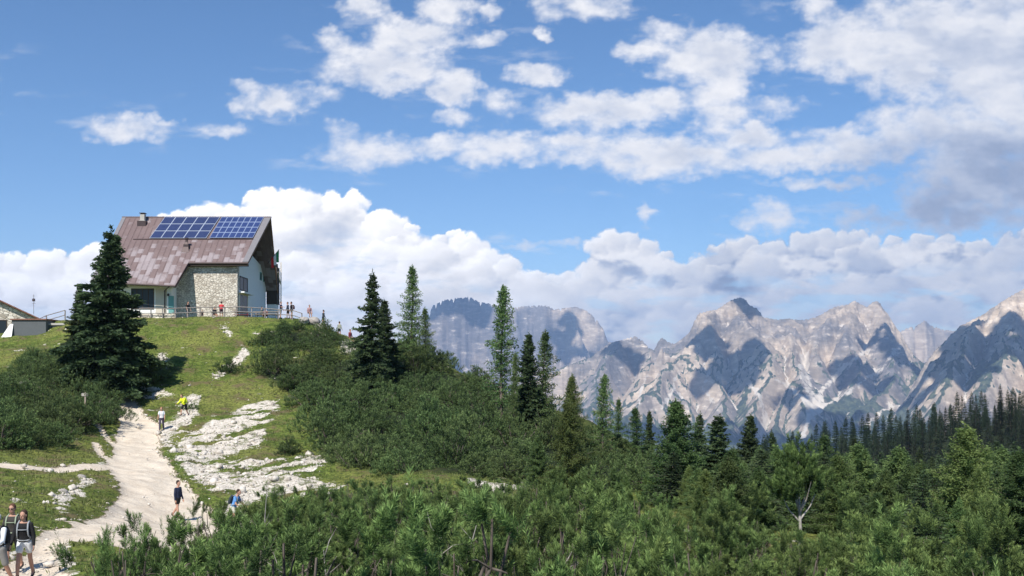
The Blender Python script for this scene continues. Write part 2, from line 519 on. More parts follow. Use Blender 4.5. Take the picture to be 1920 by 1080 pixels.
def rock_material():
    mt = bpy.data.materials.new('mountain_rock'); mt.use_nodes = True
    q = NT(mt.node_tree); b = q.n['Principled BSDF']
    geo = q.new('ShaderNodeNewGeometry'); P = geo.outputs['Position']
    scree = q.new('ShaderNodeAttribute', attribute_name='scree').outputs['Fac']
    green = q.new('ShaderNodeAttribute', attribute_name='meadow').outputs['Fac']
    n1 = q.noise(P, 0.0011, 6, .62); n2 = q.noise(q.vm('MULTIPLY', P, (1, 1, 3.0)), 0.008, 7, .68); n3 = q.noise(P, 0.03, 5, .65)
    rock = q.mix(q.ramp(n1, .40, .60), (0.26, 0.24, 0.235), (0.68, 0.55, 0.42))
    rock = q.mix(q.ramp(n2, .36, .66), q.vm('SCALE', rock, scale=.62), rock)
    rock = q.mix(q.ramp(n2, .56, .72), rock, (0.80, 0.69, 0.56))
    g = q.m('ADD', green, q.mul(q.sub(n2, .5), 1.3))
    gr = q.mix(q.ramp(n3, .4, .6), (0.040, 0.060, 0.050), (0.110, 0.130, 0.085))
    c = q.mix(q.ramp(g, .42, .62), rock, gr)
    s_ = q.m('ADD', scree, q.add(q.mul(q.sub(n2, .5), 1.3), q.mul(q.sub(n3, .5), .7)))
    c = q.mix(q.ramp(s_, .42, .66), c, q.mix(n3, (0.55, 0.49, 0.42), (0.72, 0.66, 0.58)))
    q.put(b.inputs['Base Color'], c); b.inputs['Roughness'].default_value = .95; b.inputs['Specular IOR Level'].default_value = .1
    bp = q.new('ShaderNodeBump'); bp.inputs['Distance'].default_value = 14.0; bp.inputs['Strength'].default_value = .9
    q.l.new(q.noise(P, 0.022, 6, .7), bp.inputs['Height']); q.l.new(bp.outputs[0], b.inputs['Normal'])
    return mt


MAT_MOUNTAIN = rock_material()
for i, spec in enumerate(MASSIFS):
    X, Y, Z, area, dx_ = massif(**spec)
    ob = grid_mesh('mountains', np.stack([X, Y, Z], -1))
    gy, gx = np.gradient(Z, dx_)
    slope = np.hypot(gx, gy)
    Zs = Z.copy()
    for _ in range(14):
        Zp = np.pad(Zs, 1, mode='edge'); Zs = (Zp[:-2, 1:-1] + Zp[2:, 1:-1] + Zp[1:-1, :-2] + Zp[1:-1, 2:]) / 4
    hollow = (Zs - Z) / dx_
    rel = (Z - spec['base'])
    la = np.log10(np.maximum(area, 1))
    scree = sstep(la, 3.3, 4.8) * sstep(slope, 1.2, .7) * sstep(rel, 60, 260) * .85 + sstep(hollow, .3, 1.2) * .35
    # the gully below the bowl in the middle of the range
    ppx = 960 + F * X / Y; ppy = H0 - F * Z / Y
    if i == 0:
        wv = 9 * fbm(X / 160, Y / 160, 4, .6, 71)
        for ln, wd in (([(1525, 775), (1520, 742), (1505, 700), (1512, 672)], 20), ([(1525, 770), (1545, 730), (1580, 690), (1625, 655)], 9), ([(1530, 768), (1590, 735), (1650, 690), (1690, 650)], 7),
                       ([(1520, 760), (1480, 725), (1455, 712)], 7), ([(1428, 830), (1432, 780), (1425, 745), (1400, 715)], 8), ([(1240, 765), (1262, 725), (1270, 700)], 5), ([(1262, 725), (1290, 765)], 4),
                       ([(1195, 760), (1200, 730), (1215, 705)], 5), ([(1500, 830), (1512, 795), (1522, 775)], 10), ([(1340, 760), (1320, 730), (1330, 700)], 5), ([(1620, 800), (1660, 770), (1700, 760)], 6)):
            scree = scree + .62 * sstep(-(line_d(ppx + wv, ppy + wv * .5, ln)), -wd * 1.3, 0) 
    meadow = sstep(rel, 880, 480) * sstep(slope, 1.9, .9) - scree * .3
    if i == 1: meadow = meadow * .5; scree = scree * .8
    for nm, v in (('scree', np.clip(scree, 0, 1)), ('meadow', np.clip(meadow, 0, 1))):
        at = ob.data.attributes.new(nm, 'FLOAT', 'POINT'); at.data.foreach_set('value', v.astype(np.float32).ravel())
    ob.data.materials.append(MAT_MOUNTAIN)
    ob['kind'] = 'structure'


# cumulus high over the range, above the picture, whose shade lies on the slopes as in the photograph
def high_cloud(px, py, Yt, rx, ry, Zc, seed):
    """a cloud standing where its shade falls on the slope seen at px, py at distance Yt"""
    tx, tz = (px - 960) / F * Yt, (H0 - py) / F * Yt
    k = (Zc - tz) / math.tan(SUN_EL)
    cx, cy = tx + math.sin(SUN_AZ) * k, Yt + math.cos(SUN_AZ) * k
    rng = np.random.RandomState(seed)
    bm = bmesh.new(); bmesh.ops.create_icosphere(bm, subdivisions=3, radius=1.0)
    v0 = np.array([v.co[:] for v in bm.verts]); f0 = np.array([[v.index for v in f.verts] for f in bm.faces]); bm.free()
    VV, FF, o = [], [], 0
    for _ in range(26):
        a, q = rng.uniform(0, 6.283), rng.rand() ** .6
        r = rng.uniform(.22, .45) * min(rx, ry)
        c = np.array([math.cos(a) * q * rx, math.sin(a) * q * ry, 0])
        n = 1 + .30 * fbm(v0[:, 0] * 1.7 + c[0] / 200, v0[:, 1] * 1.7 + v0[:, 2] * 1.3 + c[1] / 200, 4, .6, seed)
        v = v0 * n[:, None] * r; v[:, 2] = np.maximum(v[:, 2], -.25 * r) * .8
        VV.append(v + c); FF.append(f0 + o); o += len(v0)
    me = bpy.data.meshes.new('clouds'); quick(me, np.concatenate(VV), np.concatenate(FF)); me.materials.append(MAT_CUM)
    ob = bpy.data.objects.new('clouds', me); COL.objects.link(ob); ob.location = (cx, cy, Zc); ob['kind'] = 'structure'


MAT_CUM = bpy.data.materials.new('cumulus'); MAT_CUM.use_nodes = True
_b = MAT_CUM.node_tree.nodes['Principled BSDF']; _b.inputs['Base Color'].default_value = (.9, .9, .9, 1); _b.inputs['Roughness'].default_value = 1.0
for k, (px_, py_, Yt, rx, ry, Zc) in enumerate([
        (850, 600, 13300, 620, 1900, 5200), (850, 650, 11800, 560, 1200, 5200), (1370, 690, 8000, 330, 420, 3700), (1335, 655, 8300, 170, 240, 3700), (1690, 640, 8300, 230, 420, 3700), (1610, 690, 7900, 200, 300, 3700), (1480, 722, 7200, 110, 200, 3700),
        (1650, 775, 6700, 520, 330, 3700), (1880, 640, 6300, 360, 520, 3500), (1790, 690, 5900, 260, 300, 3500), (1290, 780, 6800, 500, 260, 3700), (1160, 650, 8800, 160, 240, 3900), (1060, 600, 13200, 250, 400, 5200),
        (1400, 575, 8900, 130, 150, 3900), (1480, 800, 6400, 400, 260, 3700)]):
    high_cloud(px_, py_, Yt, rx, ry, Zc, 900 + k)


# ------------------------------------------------------------------ ground: control heights, thin plate spline
def P3(px, py, D):
    return ((px - 960) / F * D, D, (H0 - py) / F * D)


GP = [  # (px, py, distance) of points of the bare ground
    (90, 1000, 30), (-40, 1096, 25), (45, 1090, 25), (120, 1080, 26), (333, 975, 46), (200, 1000, 34), (200, 972, 39), (-100, 862, 50), (0, 865, 50), (210, 876, 55), (100, 870, 52),
    (240, 752, 85), (303, 812, 72), (240, 830, 68), (347, 777, 76), (270, 920, 50), (100, 935, 42), (0, 965, 38), (0, 905, 45), (-100, 960, 38),
    (-60, 850, 54), (0, 842, 56), (100, 832, 60), (200, 765, 80), (0, 715, 76), (100, 712, 82), (60, 648, 96), (50, 640, 102), (0, 648, 100), (92, 640, 101), (30, 655, 97), (100, 650, 97), (-100, 650, 98), (-150, 720, 78), (130, 606, 103), (-300, 700, 90), (-300, 850, 55),
    (200, 600, 103.5), (300, 598, 103.5), (400, 595, 103.5), (480, 597, 103.5), (550, 600, 104), (600, 612, 106), (640, 628, 108), (658, 650, 106), (700, 665, 106),
    (300, 700, 88), (400, 652, 96), (380, 702, 89), (440, 702, 89), (400, 752, 82), (420, 802, 73), (520, 752, 82), (500, 822, 68), (380, 875, 60), (600, 862, 60), (640, 905, 54),
    (450, 935, 51), (437, 996, 44), (520, 985, 44), (600, 722, 85), (560, 650, 98), (500, 660, 96), (700, 842, 66), (700, 735, 87), (800, 668, 100), (870, 732, 92), (950, 778, 84),
    (1050, 835, 78), (1150, 880, 72), (1000, 918, 52), (800, 895, 52), (900, 850, 66), (1100, 925, 58), (1230, 945, 62), (1250, 1000, 40), (1350, 940, 70), (1500, 1040, 38), (1800, 1050, 44), (1700, 1040, 60), (1600, 1000, 75), (1380, 980, 72),
    (1950, 1060, 60), (2200, 1050, 60), (1450, 985, 90), (1250, 930, 90), (1850, 980, 90), (1150, 900, 100), (1600, 960, 110),
]
CP = [P3(*p) for p in GP]
CP += [  # near ground and what lies out of sight
    (0, 0, -1.7), (-6, 0, -1.8), (6, 0, -2.1), (0, -15, -1.2), (0, 5, -1.9), (-6, 10, -3.1), (0, 10, -3.0), (6, 10, -4.0), (-5, 16, -4.0), (3, 16, -4.6), (10, 18, -6.0), (-8, 22, -4.9), (0, 24, -5.0), (8, 26, -6.4), (16, 28, -7.9),
    (0, 34, -5.6), (-6, 34, -5.6), (8, 36, -6.6), (-14, 34, -5.4), (-30, 20, -4.4), (25, 20, -8.5), (40, 40, -10),
    (-25, 135, 5.6), (-50, 135, 5.6), (-38, 120, 5.6), (-52, 113, 4.8), (-28, 110, 5.6), (-60, 118, 4.6), (-22, 118, 5.0), (-22, 106, 5.5), (-18, 125, 3.5), (-10, 130, -2), (-40, 160, 2), (-70, 150, 2), (-40, 220, -25), (-100, 200, -15),
    (0, 140, -8), (10, 120, -6), (20, 130, -13), (-110, 100, 3.0), (-110, 60, -1), (-120, 20, -4), (0, 200, -40), (60, 150, -22), (60, 200, -34), (100, 120, -18), (70, 60, -11), (110, 60, -10), (20, 260, -60),
    # wooded slope on the right
    (170, 340, -17), (150, 345, -23), (125, 360, -30), (100, 385, -38), (75, 400, -46), (200, 320, -9), (260, 300, 4), (140, 230, -30), (110, 200, -30), (180, 200, -20), (100, 280, -42), (60, 320, -55), (160, 280, -29),
    (320, 250, 20), (200, 450, -50), (120, 480, -70), (300, 420, -10), (0, 420, -90), (-100, 400, -80), (-300, 300, -50), (-300, 100, 0), (350, 100, 0), (0, -60, 2), (-200, -60, 0), (200, -60, 0), (0, 550, -140), (250, 550, -100), (-250, 550, -140),
    (150, 100, -12), (250, 150, -5),
]
CP = np.array(CP, float)


def _phi(r2): return 0.5 * r2 * np.log(np.maximum(r2, 1e-9))


def _tps(C, lam):
    S = C[:, :2] / 50.0; n = len(S)
    r2 = ((S[:, None] - S[None]) ** 2).sum(-1)
    A = np.zeros((n + 3, n + 3))
    A[:n, :n] = _phi(r2) + np.eye(n) * lam
    A[:n, n] = 1; A[:n, n + 1:] = S; A[n, :n] = 1; A[n + 1:, :n] = S.T
    b = np.zeros(n + 3); b[:n] = C[:, 2]
    return S, np.linalg.solve(A, b)


_S, _W = _tps(CP, 0.004)


def base_z(x, y):
    x = np.asarray(x, float); y = np.asarray(y, float)
    sx, sy = np.clip(x, -400, 420) / 50.0, np.clip(y, -80, 620) / 50.0
    z = np.zeros(x.shape) + _W[-3] + _W[-2] * sx + _W[-1] * sy
    for k in range(len(_S)):
        r2 = (sx - _S[k, 0]) ** 2 + (sy - _S[k, 1]) ** 2
        z += _W[k] * _phi(r2)
    # fall away to the deep valley
    d = np.maximum(np.maximum(np.abs(x) - 300, y - 430), 0)
    z = z * (1 - sstep(d, 0, 900)) + (-520) * sstep(d, 0, 2600)
    # level terrace under the chalet
    k = sstep(np.maximum(np.abs(x + 36.5) - 10.5, np.abs(y - 119) - 12.2), 3.0, 0.0)
    return z * (1 - k) + 5.62 * k


def ground_z(x, y):
    x = np.asarray(x, float); y = np.asarray(y, float)
    z = base_z(x, y)
    near = 1 - sstep(np.hypot(x, y - 60), 150, 400)
    flat = sstep(np.maximum(np.abs(x + 36.5) - 10.5, np.abs(y - 119) - 12.2), 0.0, 4.0)
    z = z + (0.42 * fbm(x / 5.5, y / 5.5, 4, .5, 301) + 0.14 * fbm(x / 1.1, y / 1.1, 3, .55, 305)) * near * flat * (0.25 + .75 * sstep(y, 8, 20))
    z = z + (1 - near) * 2.0 * fbm(x / 30, y / 30, 4, .5, 309)
    return z


def gz(x, y): return float(ground_z(np.array([x]), np.array([y]))[0])


PATH = [(206, 738), (232, 736), (250, 742), (262, 760), (272, 782), (298, 792), (300, 850), (330, 888), (372, 935), (405, 965), (430, 1000), (480, 1030), (330, 1030), (200, 1014), (130, 1008), (104, 1030), (118, 1100), (40, 1140), (-60, 1140), (-60, 1085),
        (20, 1060), (60, 1020), (84, 990), (168, 975), (214, 948), (226, 918), (206, 876), (216, 832), (226, 792)]
SCREES = [[(352, 740), (376, 742), (372, 770), (350, 800), (318, 838), (302, 830), (306, 792), (335, 778)],
          [(440, 764), (474, 744), (526, 748), (520, 776), (500, 800), (488, 852), (560, 862), (604, 846), (622, 888), (652, 905), (600, 920), (540, 925), (470, 936), (420, 932), (372, 900), (340, 878), (318, 846), (352, 812), (400, 790)],
          [(412, 612), (424, 612), (436, 630), (428, 634)], [(455, 650), (470, 655), (468, 670), (448, 684), (420, 700), (404, 706), (425, 684), (446, 668)], [(300, 662), (316, 668), (312, 690), (296, 700), (290, 680)],
          [(214, 730), (262, 722), (330, 738), (280, 748), (240, 752)], [(640, 636), (668, 640), (672, 668), (640, 664)], [(880, 908), (985, 905), (1010, 918), (900, 922)],
          [(104, 945), (160, 905), (180, 895), (170, 915), (120, 950)], [(60, 1030), (130, 1005), (140, 1090), (30, 1100)], [(50, 708), (80, 712), (70, 728), (48, 720)], [(425, 905), (470, 915), (480, 1010), (425, 1000)], [(1150, 990), (1200, 990), (1200, 1010), (1150, 1008)]]
LANE = [(-120, 858), (0, 866), (60, 872), (120, 874), (212, 874)]
LANE2 = [(150, 785), (185, 800), (215, 835)]
LANE3 = [(180, 835), (206, 862), (214, 876)]


HILL = [(478, 700), (522, 728), (580, 752), (612, 800), (600, 838), (650, 872), (740, 888), (860, 897), (960, 905), (1080, 922), (1190, 932), (1232, 900), (1150, 850), (1060, 800), (960, 757), (880, 712), (800, 676), (740, 664), (690, 668), (640, 668), (570, 674), (492, 676)]
HILLTOP = [(478, 640), (520, 652), (590, 658), (636, 652), (636, 640), (610, 624), (570, 616), (520, 618), (480, 624)]
LEFT_A = [(20, 712), (60, 684), (120, 668), (180, 680), (240, 690), (292, 692), (286, 722), (236, 736), (150, 738), (80, 722)]
LEFT_B = [(-120, 735), (0, 722), (60, 742), (120, 765), (205, 760), (208, 792), (150, 815), (110, 832), (40, 846), (-120, 850)]
FRONT = [(260, 1300), (165, 1180), (175, 1095), (300, 1052), (400, 1042), (462, 1012), (520, 972), (600, 950), (680, 930), (800, 928), (900, 938), (1000, 952), (1100, 958), (1190, 990), (1250, 1040), (1400, 1060), (1470, 1060), (1600, 1080), (1750, 1100), (1960, 1120), (2050, 1400), (200, 1400)]
GAP = [[(1195, 950), (1290, 950), (1295, 1012), (1215, 1018)], [(1380, 1030), (1440, 1030), (1430, 1075), (1380, 1070)], [(430, 935), (478, 935), (480, 1003), (428, 1003)]]


def graded(lo, hi, step, far_lo, far_hi, g=1.09):
    mid = np.arange(lo, hi, step)
    def out(s, lim):
        r = []; x = 0; st = step
        while x < lim:
            st *= g; x += st; r.append(x)
        return np.array(r)
    a = lo - out(-1, lo - far_lo)[::-1]; b = mid[-1] + out(1, far_hi - mid[-1])
    return np.concatenate([a, mid, b])


def build_ground():
    xs = graded(-62, 42, 0.27, -30000, 30000); ys = graded(22, 106, 0.24, -9000, 42000)
    X, Y = np.meshgrid(xs, ys)
    Z = ground_z(X, Y)
    Ys = np.maximum(Y, 5)
    pxx = 960 + F * X / Ys; pyy = H0 - F * base_z(X, Y) / Ys
    valid = ((Y > 22) & (Y < 112)).astype(float)
    wob = 9 * fbm(X / 1.6, Y / 1.6, 4, .6, 401) * (60 / np.maximum(Ys, 20))
    pd = poly_sd(pxx, pyy, PATH) + wob
    path = sstep(-pd, -6, 6) * valid
    for ln, wd in ((LANE, 5), (LANE2, 3), (LANE3, 5)):
        path = np.maximum(path, sstep(-(line_d(pxx, pyy, ln) + wob * .35), -wd - 3, -wd + 3) * valid)
    scr = np.zeros_like(path)
    for pl in SCREES:
        scr = np.maximum(scr, sstep(-(poly_sd(pxx, pyy, pl) + wob * 1.3), -9, 9) * valid)
    # grass runs down through the scree in slanting tongues
    u = X * .62 + Y * .78; v = Y * .62 - X * .78
    tong = fbm(v / 1.7 + .6 * fbm(X / 3, Y / 3, 3, .5, 411), u / 6.0, 4, .6, 410)
    big = (poly_sd(pxx, pyy, SCREES[1]) < 20)
    scr = np.where(big, scr * sstep(tong + .35 * fbm(X / .9, Y / .9, 4, .6, 415), 0.20, -0.10), scr)
    extra = sstep(fbm(X / 2.6, Y / 2.6, 5, .65, 420), .26, .46) * valid * .8      # bare spots in the turf
    Z = Z - 0.10 * path + 0.12 * scr * fbm(X / .7, Y / .7, 3, .6, 431)
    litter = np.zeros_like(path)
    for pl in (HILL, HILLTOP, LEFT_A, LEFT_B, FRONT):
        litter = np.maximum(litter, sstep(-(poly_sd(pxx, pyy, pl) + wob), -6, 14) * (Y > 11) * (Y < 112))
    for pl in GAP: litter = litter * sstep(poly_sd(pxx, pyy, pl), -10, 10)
    P = np.stack([X, Y, Z], -1)
    ny, nx = X.shape
    idx = np.arange(nx * ny).reshape(ny, nx)
    q = np.stack([idx[:-1, :-1], idx[:-1, 1:], idx[1:, 1:], idx[1:, :-1]], -1).reshape(-1, 4)
    pf = path.ravel()[q].mean(-1); sf = scr.ravel()[q].mean(-1)
    kind = np.where(pf > .5, 1, np.where((sf > .5) & (big.ravel()[q[:, 0]]), 2, 0))
    # smooth normals must agree across the seams between the three sheets
    gy = np.gradient(Z, ys, axis=0); gx = np.gradient(Z, xs, axis=1)
    N = np.stack([-gx, -gy, np.ones_like(Z)], -1); N /= np.linalg.norm(N, axis=-1)[..., None]
    N = N.reshape(-1, 3)
    for k, nm in ((0, 'ground'), (1, 'path'), (2, 'scree_slope')):
        qq = q[kind == k]
        used = np.unique(qq); mp = np.zeros(nx * ny, int); mp[used] = np.arange(len(used))
        me = bpy.data.meshes.new(nm)
        quick(me, P.reshape(-1, 3)[used], mp[qq])
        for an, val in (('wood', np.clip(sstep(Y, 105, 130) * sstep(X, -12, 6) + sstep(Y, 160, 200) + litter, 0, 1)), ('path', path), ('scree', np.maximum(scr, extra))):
            at = me.attributes.new(an, 'FLOAT', 'POINT'); at.data.foreach_set('value', val.ravel()[used].astype(np.float32))
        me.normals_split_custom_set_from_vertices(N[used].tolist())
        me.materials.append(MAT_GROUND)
        ob = bpy.data.objects.new(nm, me); COL.objects.link(ob)
        ob['kind'] = 'structure'
    return X, Y, path, scr, litter


def ground_material():
    mt = bpy.data.materials.new('alpine_ground'); mt.use_nodes = True
    q = NT(mt.node_tree); b = q.n['Principled BSDF']
    geo = q.new('ShaderNodeNewGeometry'); P = geo.outputs['Position']
    pa = q.new('ShaderNodeAttribute', attribute_name='path').outputs['Fac']
    sa = q.new('ShaderNodeAttribute', attribute_name='scree').outputs['Fac']
    nA = q.noise(P, .16, 5, .6); nB = q.noise(P, 1.1, 6, .65); nC = q.noise(P, 5.5, 5, .7); nD = q.noise(P, 16.0, 3, .7)
    grass = q.mix(q.ramp(nB, .38, .62), (0.080, 0.120, 0.022), (0.185, 0.235, 0.050))
    grass = q.mix(q.mul(q.ramp(nA, .42, .62), .7), grass, (0.235, 0.240, 0.065))
    grass = q.mix(q.ramp(nC, .38, .56, .75, 0), grass, (0.030, 0.045, 0.014))
    grass = q.mix(q.ramp(nD, .62, .74, 0, .6), grass, (0.30, 0.30, 0.12))
    brown = q.mix(nB, (0.10, 0.075, 0.045), (0.16, 0.12, 0.07))
    grass = q.mix(q.mul(q.ramp(q.noise(P, .55, 5, .7), .50, .64), .85), grass, brown)
    stone = q.mix(q.ramp(nC, .35, .65), (0.54, 0.48, 0.40), (0.74, 0.69, 0.61))
    stone = q.mix(q.ramp(q.voro(P, 6.0), .05, .26, .8, 0), stone, (0.085, 0.080, 0.050))
    stone = q.mix(q.ramp(nD, .56, .68, 0, .6), stone, (0.20, 0.175, 0.14))
    stone = q.mix(q.ramp(nB, .52, .64, 0, .85), stone, (0.12, 0.135, 0.05))
    gravel = q.mix(q.ramp(nB, .35, .65), (0.56, 0.475, 0.375), (0.66, 0.58, 0.47))
    gravel = q.mix(q.ramp(nD, .54, .68, 0, .5), gravel, (0.26, 0.21, 0.16))
    gravel = q.mix(q.mul(q.ramp(nA, .45, .65), .35), gravel, (0.66, 0.58, 0.47))
    s_ = q.m('ADD', sa, q.add(q.mul(q.sub(nC, .5), 1.5), q.mul(q.sub(nB, .5), 1.1)))
    c = q.mix(q.ramp(s_, .44, .60), grass, stone)
    p_ = q.m('ADD', pa, q.add(q.mul(q.sub(nC, .5), .9), q.mul(q.sub(nB, .5), .6)))
    c = q.mix(q.ramp(p_, .24, .40), c, (0.24, 0.19, 0.13))
    c = q.mix(q.ramp(p_, .36, .52), c, gravel)
    # far down in the valley everything is wooded
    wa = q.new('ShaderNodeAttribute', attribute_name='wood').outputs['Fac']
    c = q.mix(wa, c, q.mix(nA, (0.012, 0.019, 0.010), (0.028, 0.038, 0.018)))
    q.put(b.inputs['Base Color'], c); b.inputs['Roughness'].default_value = .95; b.inputs['Specular IOR Level'].default_value = .12
    bp = q.new('ShaderNodeBump'); bp.inputs['Distance'].default_value = .13; bp.inputs['Strength'].default_value = .9
    hgt = q.add(q.mul(nC, q.m('MULTIPLY_ADD', pa, -.8, 1.0)), q.mul(nB, .8))
    q.l.new(hgt, bp.inputs['Height']); q.l.new(bp.outputs[0], b.inputs['Normal'])
    return mt


MAT_GROUND = ground_material()
GX, GY, GPATH, GSCR, GLIT = build_ground()
_gx, _gy = GX[0], GY[:, 0]


def at_grid(A, x, y):
    i = np.clip(np.searchsorted(_gx, x), 0, len(_gx) - 1); j = np.clip(np.searchsorted(_gy, y), 0, len(_gy) - 1)
    return A[j, i]


# ------------------------------------------------------------------ object helpers
def tag(o, label=None, cat=None, group=None, kind=None):
    if label: o['label'] = label
    if cat: o['category'] = cat
    if group: o['group'] = group
    if kind: o['kind'] = kind
    return o


def empty(name, loc, rz=0.0, s=1.0):
    o = bpy.data.objects.new(name, None); COL.objects.link(o)
    o.location = loc; o.rotation_euler = (0, 0, rz); o.scale = (s, s, s) if not isinstance(s, tuple) else s
    o.empty_display_size = .2
    return o


def child(name, me, parent, mat=None):
    o = bpy.data.objects.new(name, me); COL.objects.link(o); o.parent = parent
    if mat is not None and not me.materials: me.materials.append(mat)
    return o


def thing_of(name, parts, loc, rz, s, label, cat, group=None, tilt=0.0):
    """an Empty with one child for each (name, mesh)"""
    root = empty(name, loc, rz, s)
    if tilt: root.rotation_euler = (tilt * math.cos(rz * 3), tilt * math.sin(rz * 5), rz)
    tag(root, label, cat, group)
    for nm, me in parts:
        child(nm, me, root)
    return root


# ------------------------------------------------------------------ foliage
def leaf_mat(name, dark, light, tip=None, scale=1.5, rnd=.35, trans=.25):
    mt = bpy.data.materials.new(name); mt.use_nodes = True
    q = NT(mt.node_tree); b = q.n['Principled BSDF']
    tcn = q.new('ShaderNodeTexCoord').outputs['Object']
    oi = q.new('ShaderNodeObjectInfo').outputs['Random']
    n = q.noise(tcn, scale, 4, .65)
    c = q.mix(q.ramp(n, .36, .64), dark, light)
    if tip:
        a = q.new('ShaderNodeAttribute', attribute_name='young').outputs['Fac']
        c = q.mix(a, c, tip)
    hs = q.new('ShaderNodeHueSaturation')
    q.put(hs.inputs['Color'], c)
    q.put(hs.inputs['Hue'], q.m('MULTIPLY_ADD', oi, .03, .492))
    r2 = q.m('FRACT', q.mul(oi, 7.31))
    q.put(hs.inputs['Value'], q.m('MULTIPLY_ADD', r2, rnd * 2, 1 - rnd))
    q.put(hs.inputs['Saturation'], .92)
    c = hs.outputs[0]
    q.put(b.inputs['Base Color'], c); b.inputs['Roughness'].default_value = .62; b.inputs['Specular IOR Level'].default_value = .18
    tl = q.new('ShaderNodeBsdfTranslucent'); q.put(tl.inputs['Color'], c)
    ms = q.new('ShaderNodeMixShader'); ms.inputs[0].default_value = trans
    q.l.new(b.outputs[0], ms.inputs[1]); q.l.new(tl.outputs[0], ms.inputs[2])
    q.l.new(ms.outputs[0], q.n['Material Output'].inputs['Surface'])
    return mt


def bark_mat(name, a, b_, scale=6):
    mt = bpy.data.materials.new(name); mt.use_nodes = True
    q = NT(mt.node_tree); b = q.n['Principled BSDF']
    tcn = q.vm('MULTIPLY', q.new('ShaderNodeTexCoord').outputs['Object'], (1, 1, .25))
    q.put(b.inputs['Base Color'], q.mix(q.ramp(q.noise(tcn, scale, 5, .7), .38, .62), a, b_))
    b.inputs['Roughness'].default_value = .9
    return mt


M_SPRUCE = leaf_mat('spruce_needles', (0.026, 0.046, 0.020), (0.090, 0.135, 0.050), scale=1.1)
M_LARCH = leaf_mat('larch_needles', (0.060, 0.110, 0.032), (0.165, 0.240, 0.070), scale=1.2, trans=.35)
M_PINE = leaf_mat('pine_needles', (0.026, 0.050, 0.014), (0.085, 0.140, 0.032), tip=(0.280, 0.380, 0.095), scale=1.4, rnd=.28)
M_MUGO = leaf_mat('mugo_needles', (0.028, 0.052, 0.018), (0.095, 0.145, 0.042), tip=(0.210, 0.290, 0.085), scale=.8, rnd=.22)
M_LIGHT = leaf_mat('young_larch_needles', (0.09, 0.14, 0.035), (0.19, 0.25, 0.065), scale=1.2, trans=.4)
M_FAR = leaf_mat('far_needles', (0.018, 0.032, 0.016), (0.042, 0.064, 0.030), scale=.5, rnd=.4)
M_BARK = bark_mat('bark', (0.07, 0.055, 0.045), (0.17, 0.14, 0.115))
M_DEAD = bark_mat('bare_wood', (0.20, 0.18, 0.155), (0.42, 0.39, 0.35))


def nrm(v): return v / np.maximum(np.linalg.norm(v, axis=-1, keepdims=True), 1e-9)


def blades(P, D, L, Wd, rng, roll=None):
    """kite shaped quads from P along D"""
    D = nrm(D); n = len(P)
    ref = nrm(rng.normal(size=(n, 3)) if roll is None else roll)
    S = nrm(np.cross(D, ref)) * np.asarray(Wd).reshape(-1, 1) * .5
    L = np.asarray(L).reshape(-1, 1) * np.ones((n, 1))
    m = P + D * L * .42
    return np.stack([P, m + S, P + D * L, m - S], 1).reshape(-1, 3)


def leaf_mesh(name, V, mat, young=None):
    me = bpy.data.meshes.new(name)
    n = len(V) // 4
    quick(me, V, np.arange(4 * n).reshape(-1, 4), smooth=False)
    if young is not None:
        at = me.attributes.new('young', 'FLOAT', 'POINT'); at.data.foreach_set('value', np.repeat(young, 4).astype(np.float32))
    me.materials.append(mat)
    return me


def tube_arr(pts, rad, seg=6):
    pts = np.asarray(pts, float); n = len(pts)
    T = nrm(np.gradient(pts, axis=0))
    ref = np.array([0.3, 1.0, 0.05]) if abs(T[0, 1]) < .8 else np.array([1.0, 0.1, 0.1])
    U = nrm(np.cross(T, ref)); W = np.cross(T, U)
    a = np.linspace(0, 2 * math.pi, seg, endpoint=False)
    V = pts[:, None] + (U[:, None] * np.cos(a)[None, :, None] + W[:, None] * np.sin(a)[None, :, None]) * np.asarray(rad)[:, None, None]
    F_ = []
    for i in range(n - 1):
        for j in range(seg):
            k = (j + 1) % seg
            F_.append((i * seg + j, i * seg + k, (i + 1) * seg + k, (i + 1) * seg + j))
    return V.reshape(-1, 3), np.array(F_)


def wood_mesh(name, tubes, mat):
    VV, FF, o = [], [], 0
    for V, F_ in tubes:
        VV.append(V); FF.append(F_ + o); o += len(V)
    me = bpy.data.meshes.new(name); quick(me, np.concatenate(VV), np.concatenate(FF)); me.materials.append(mat)
    return me


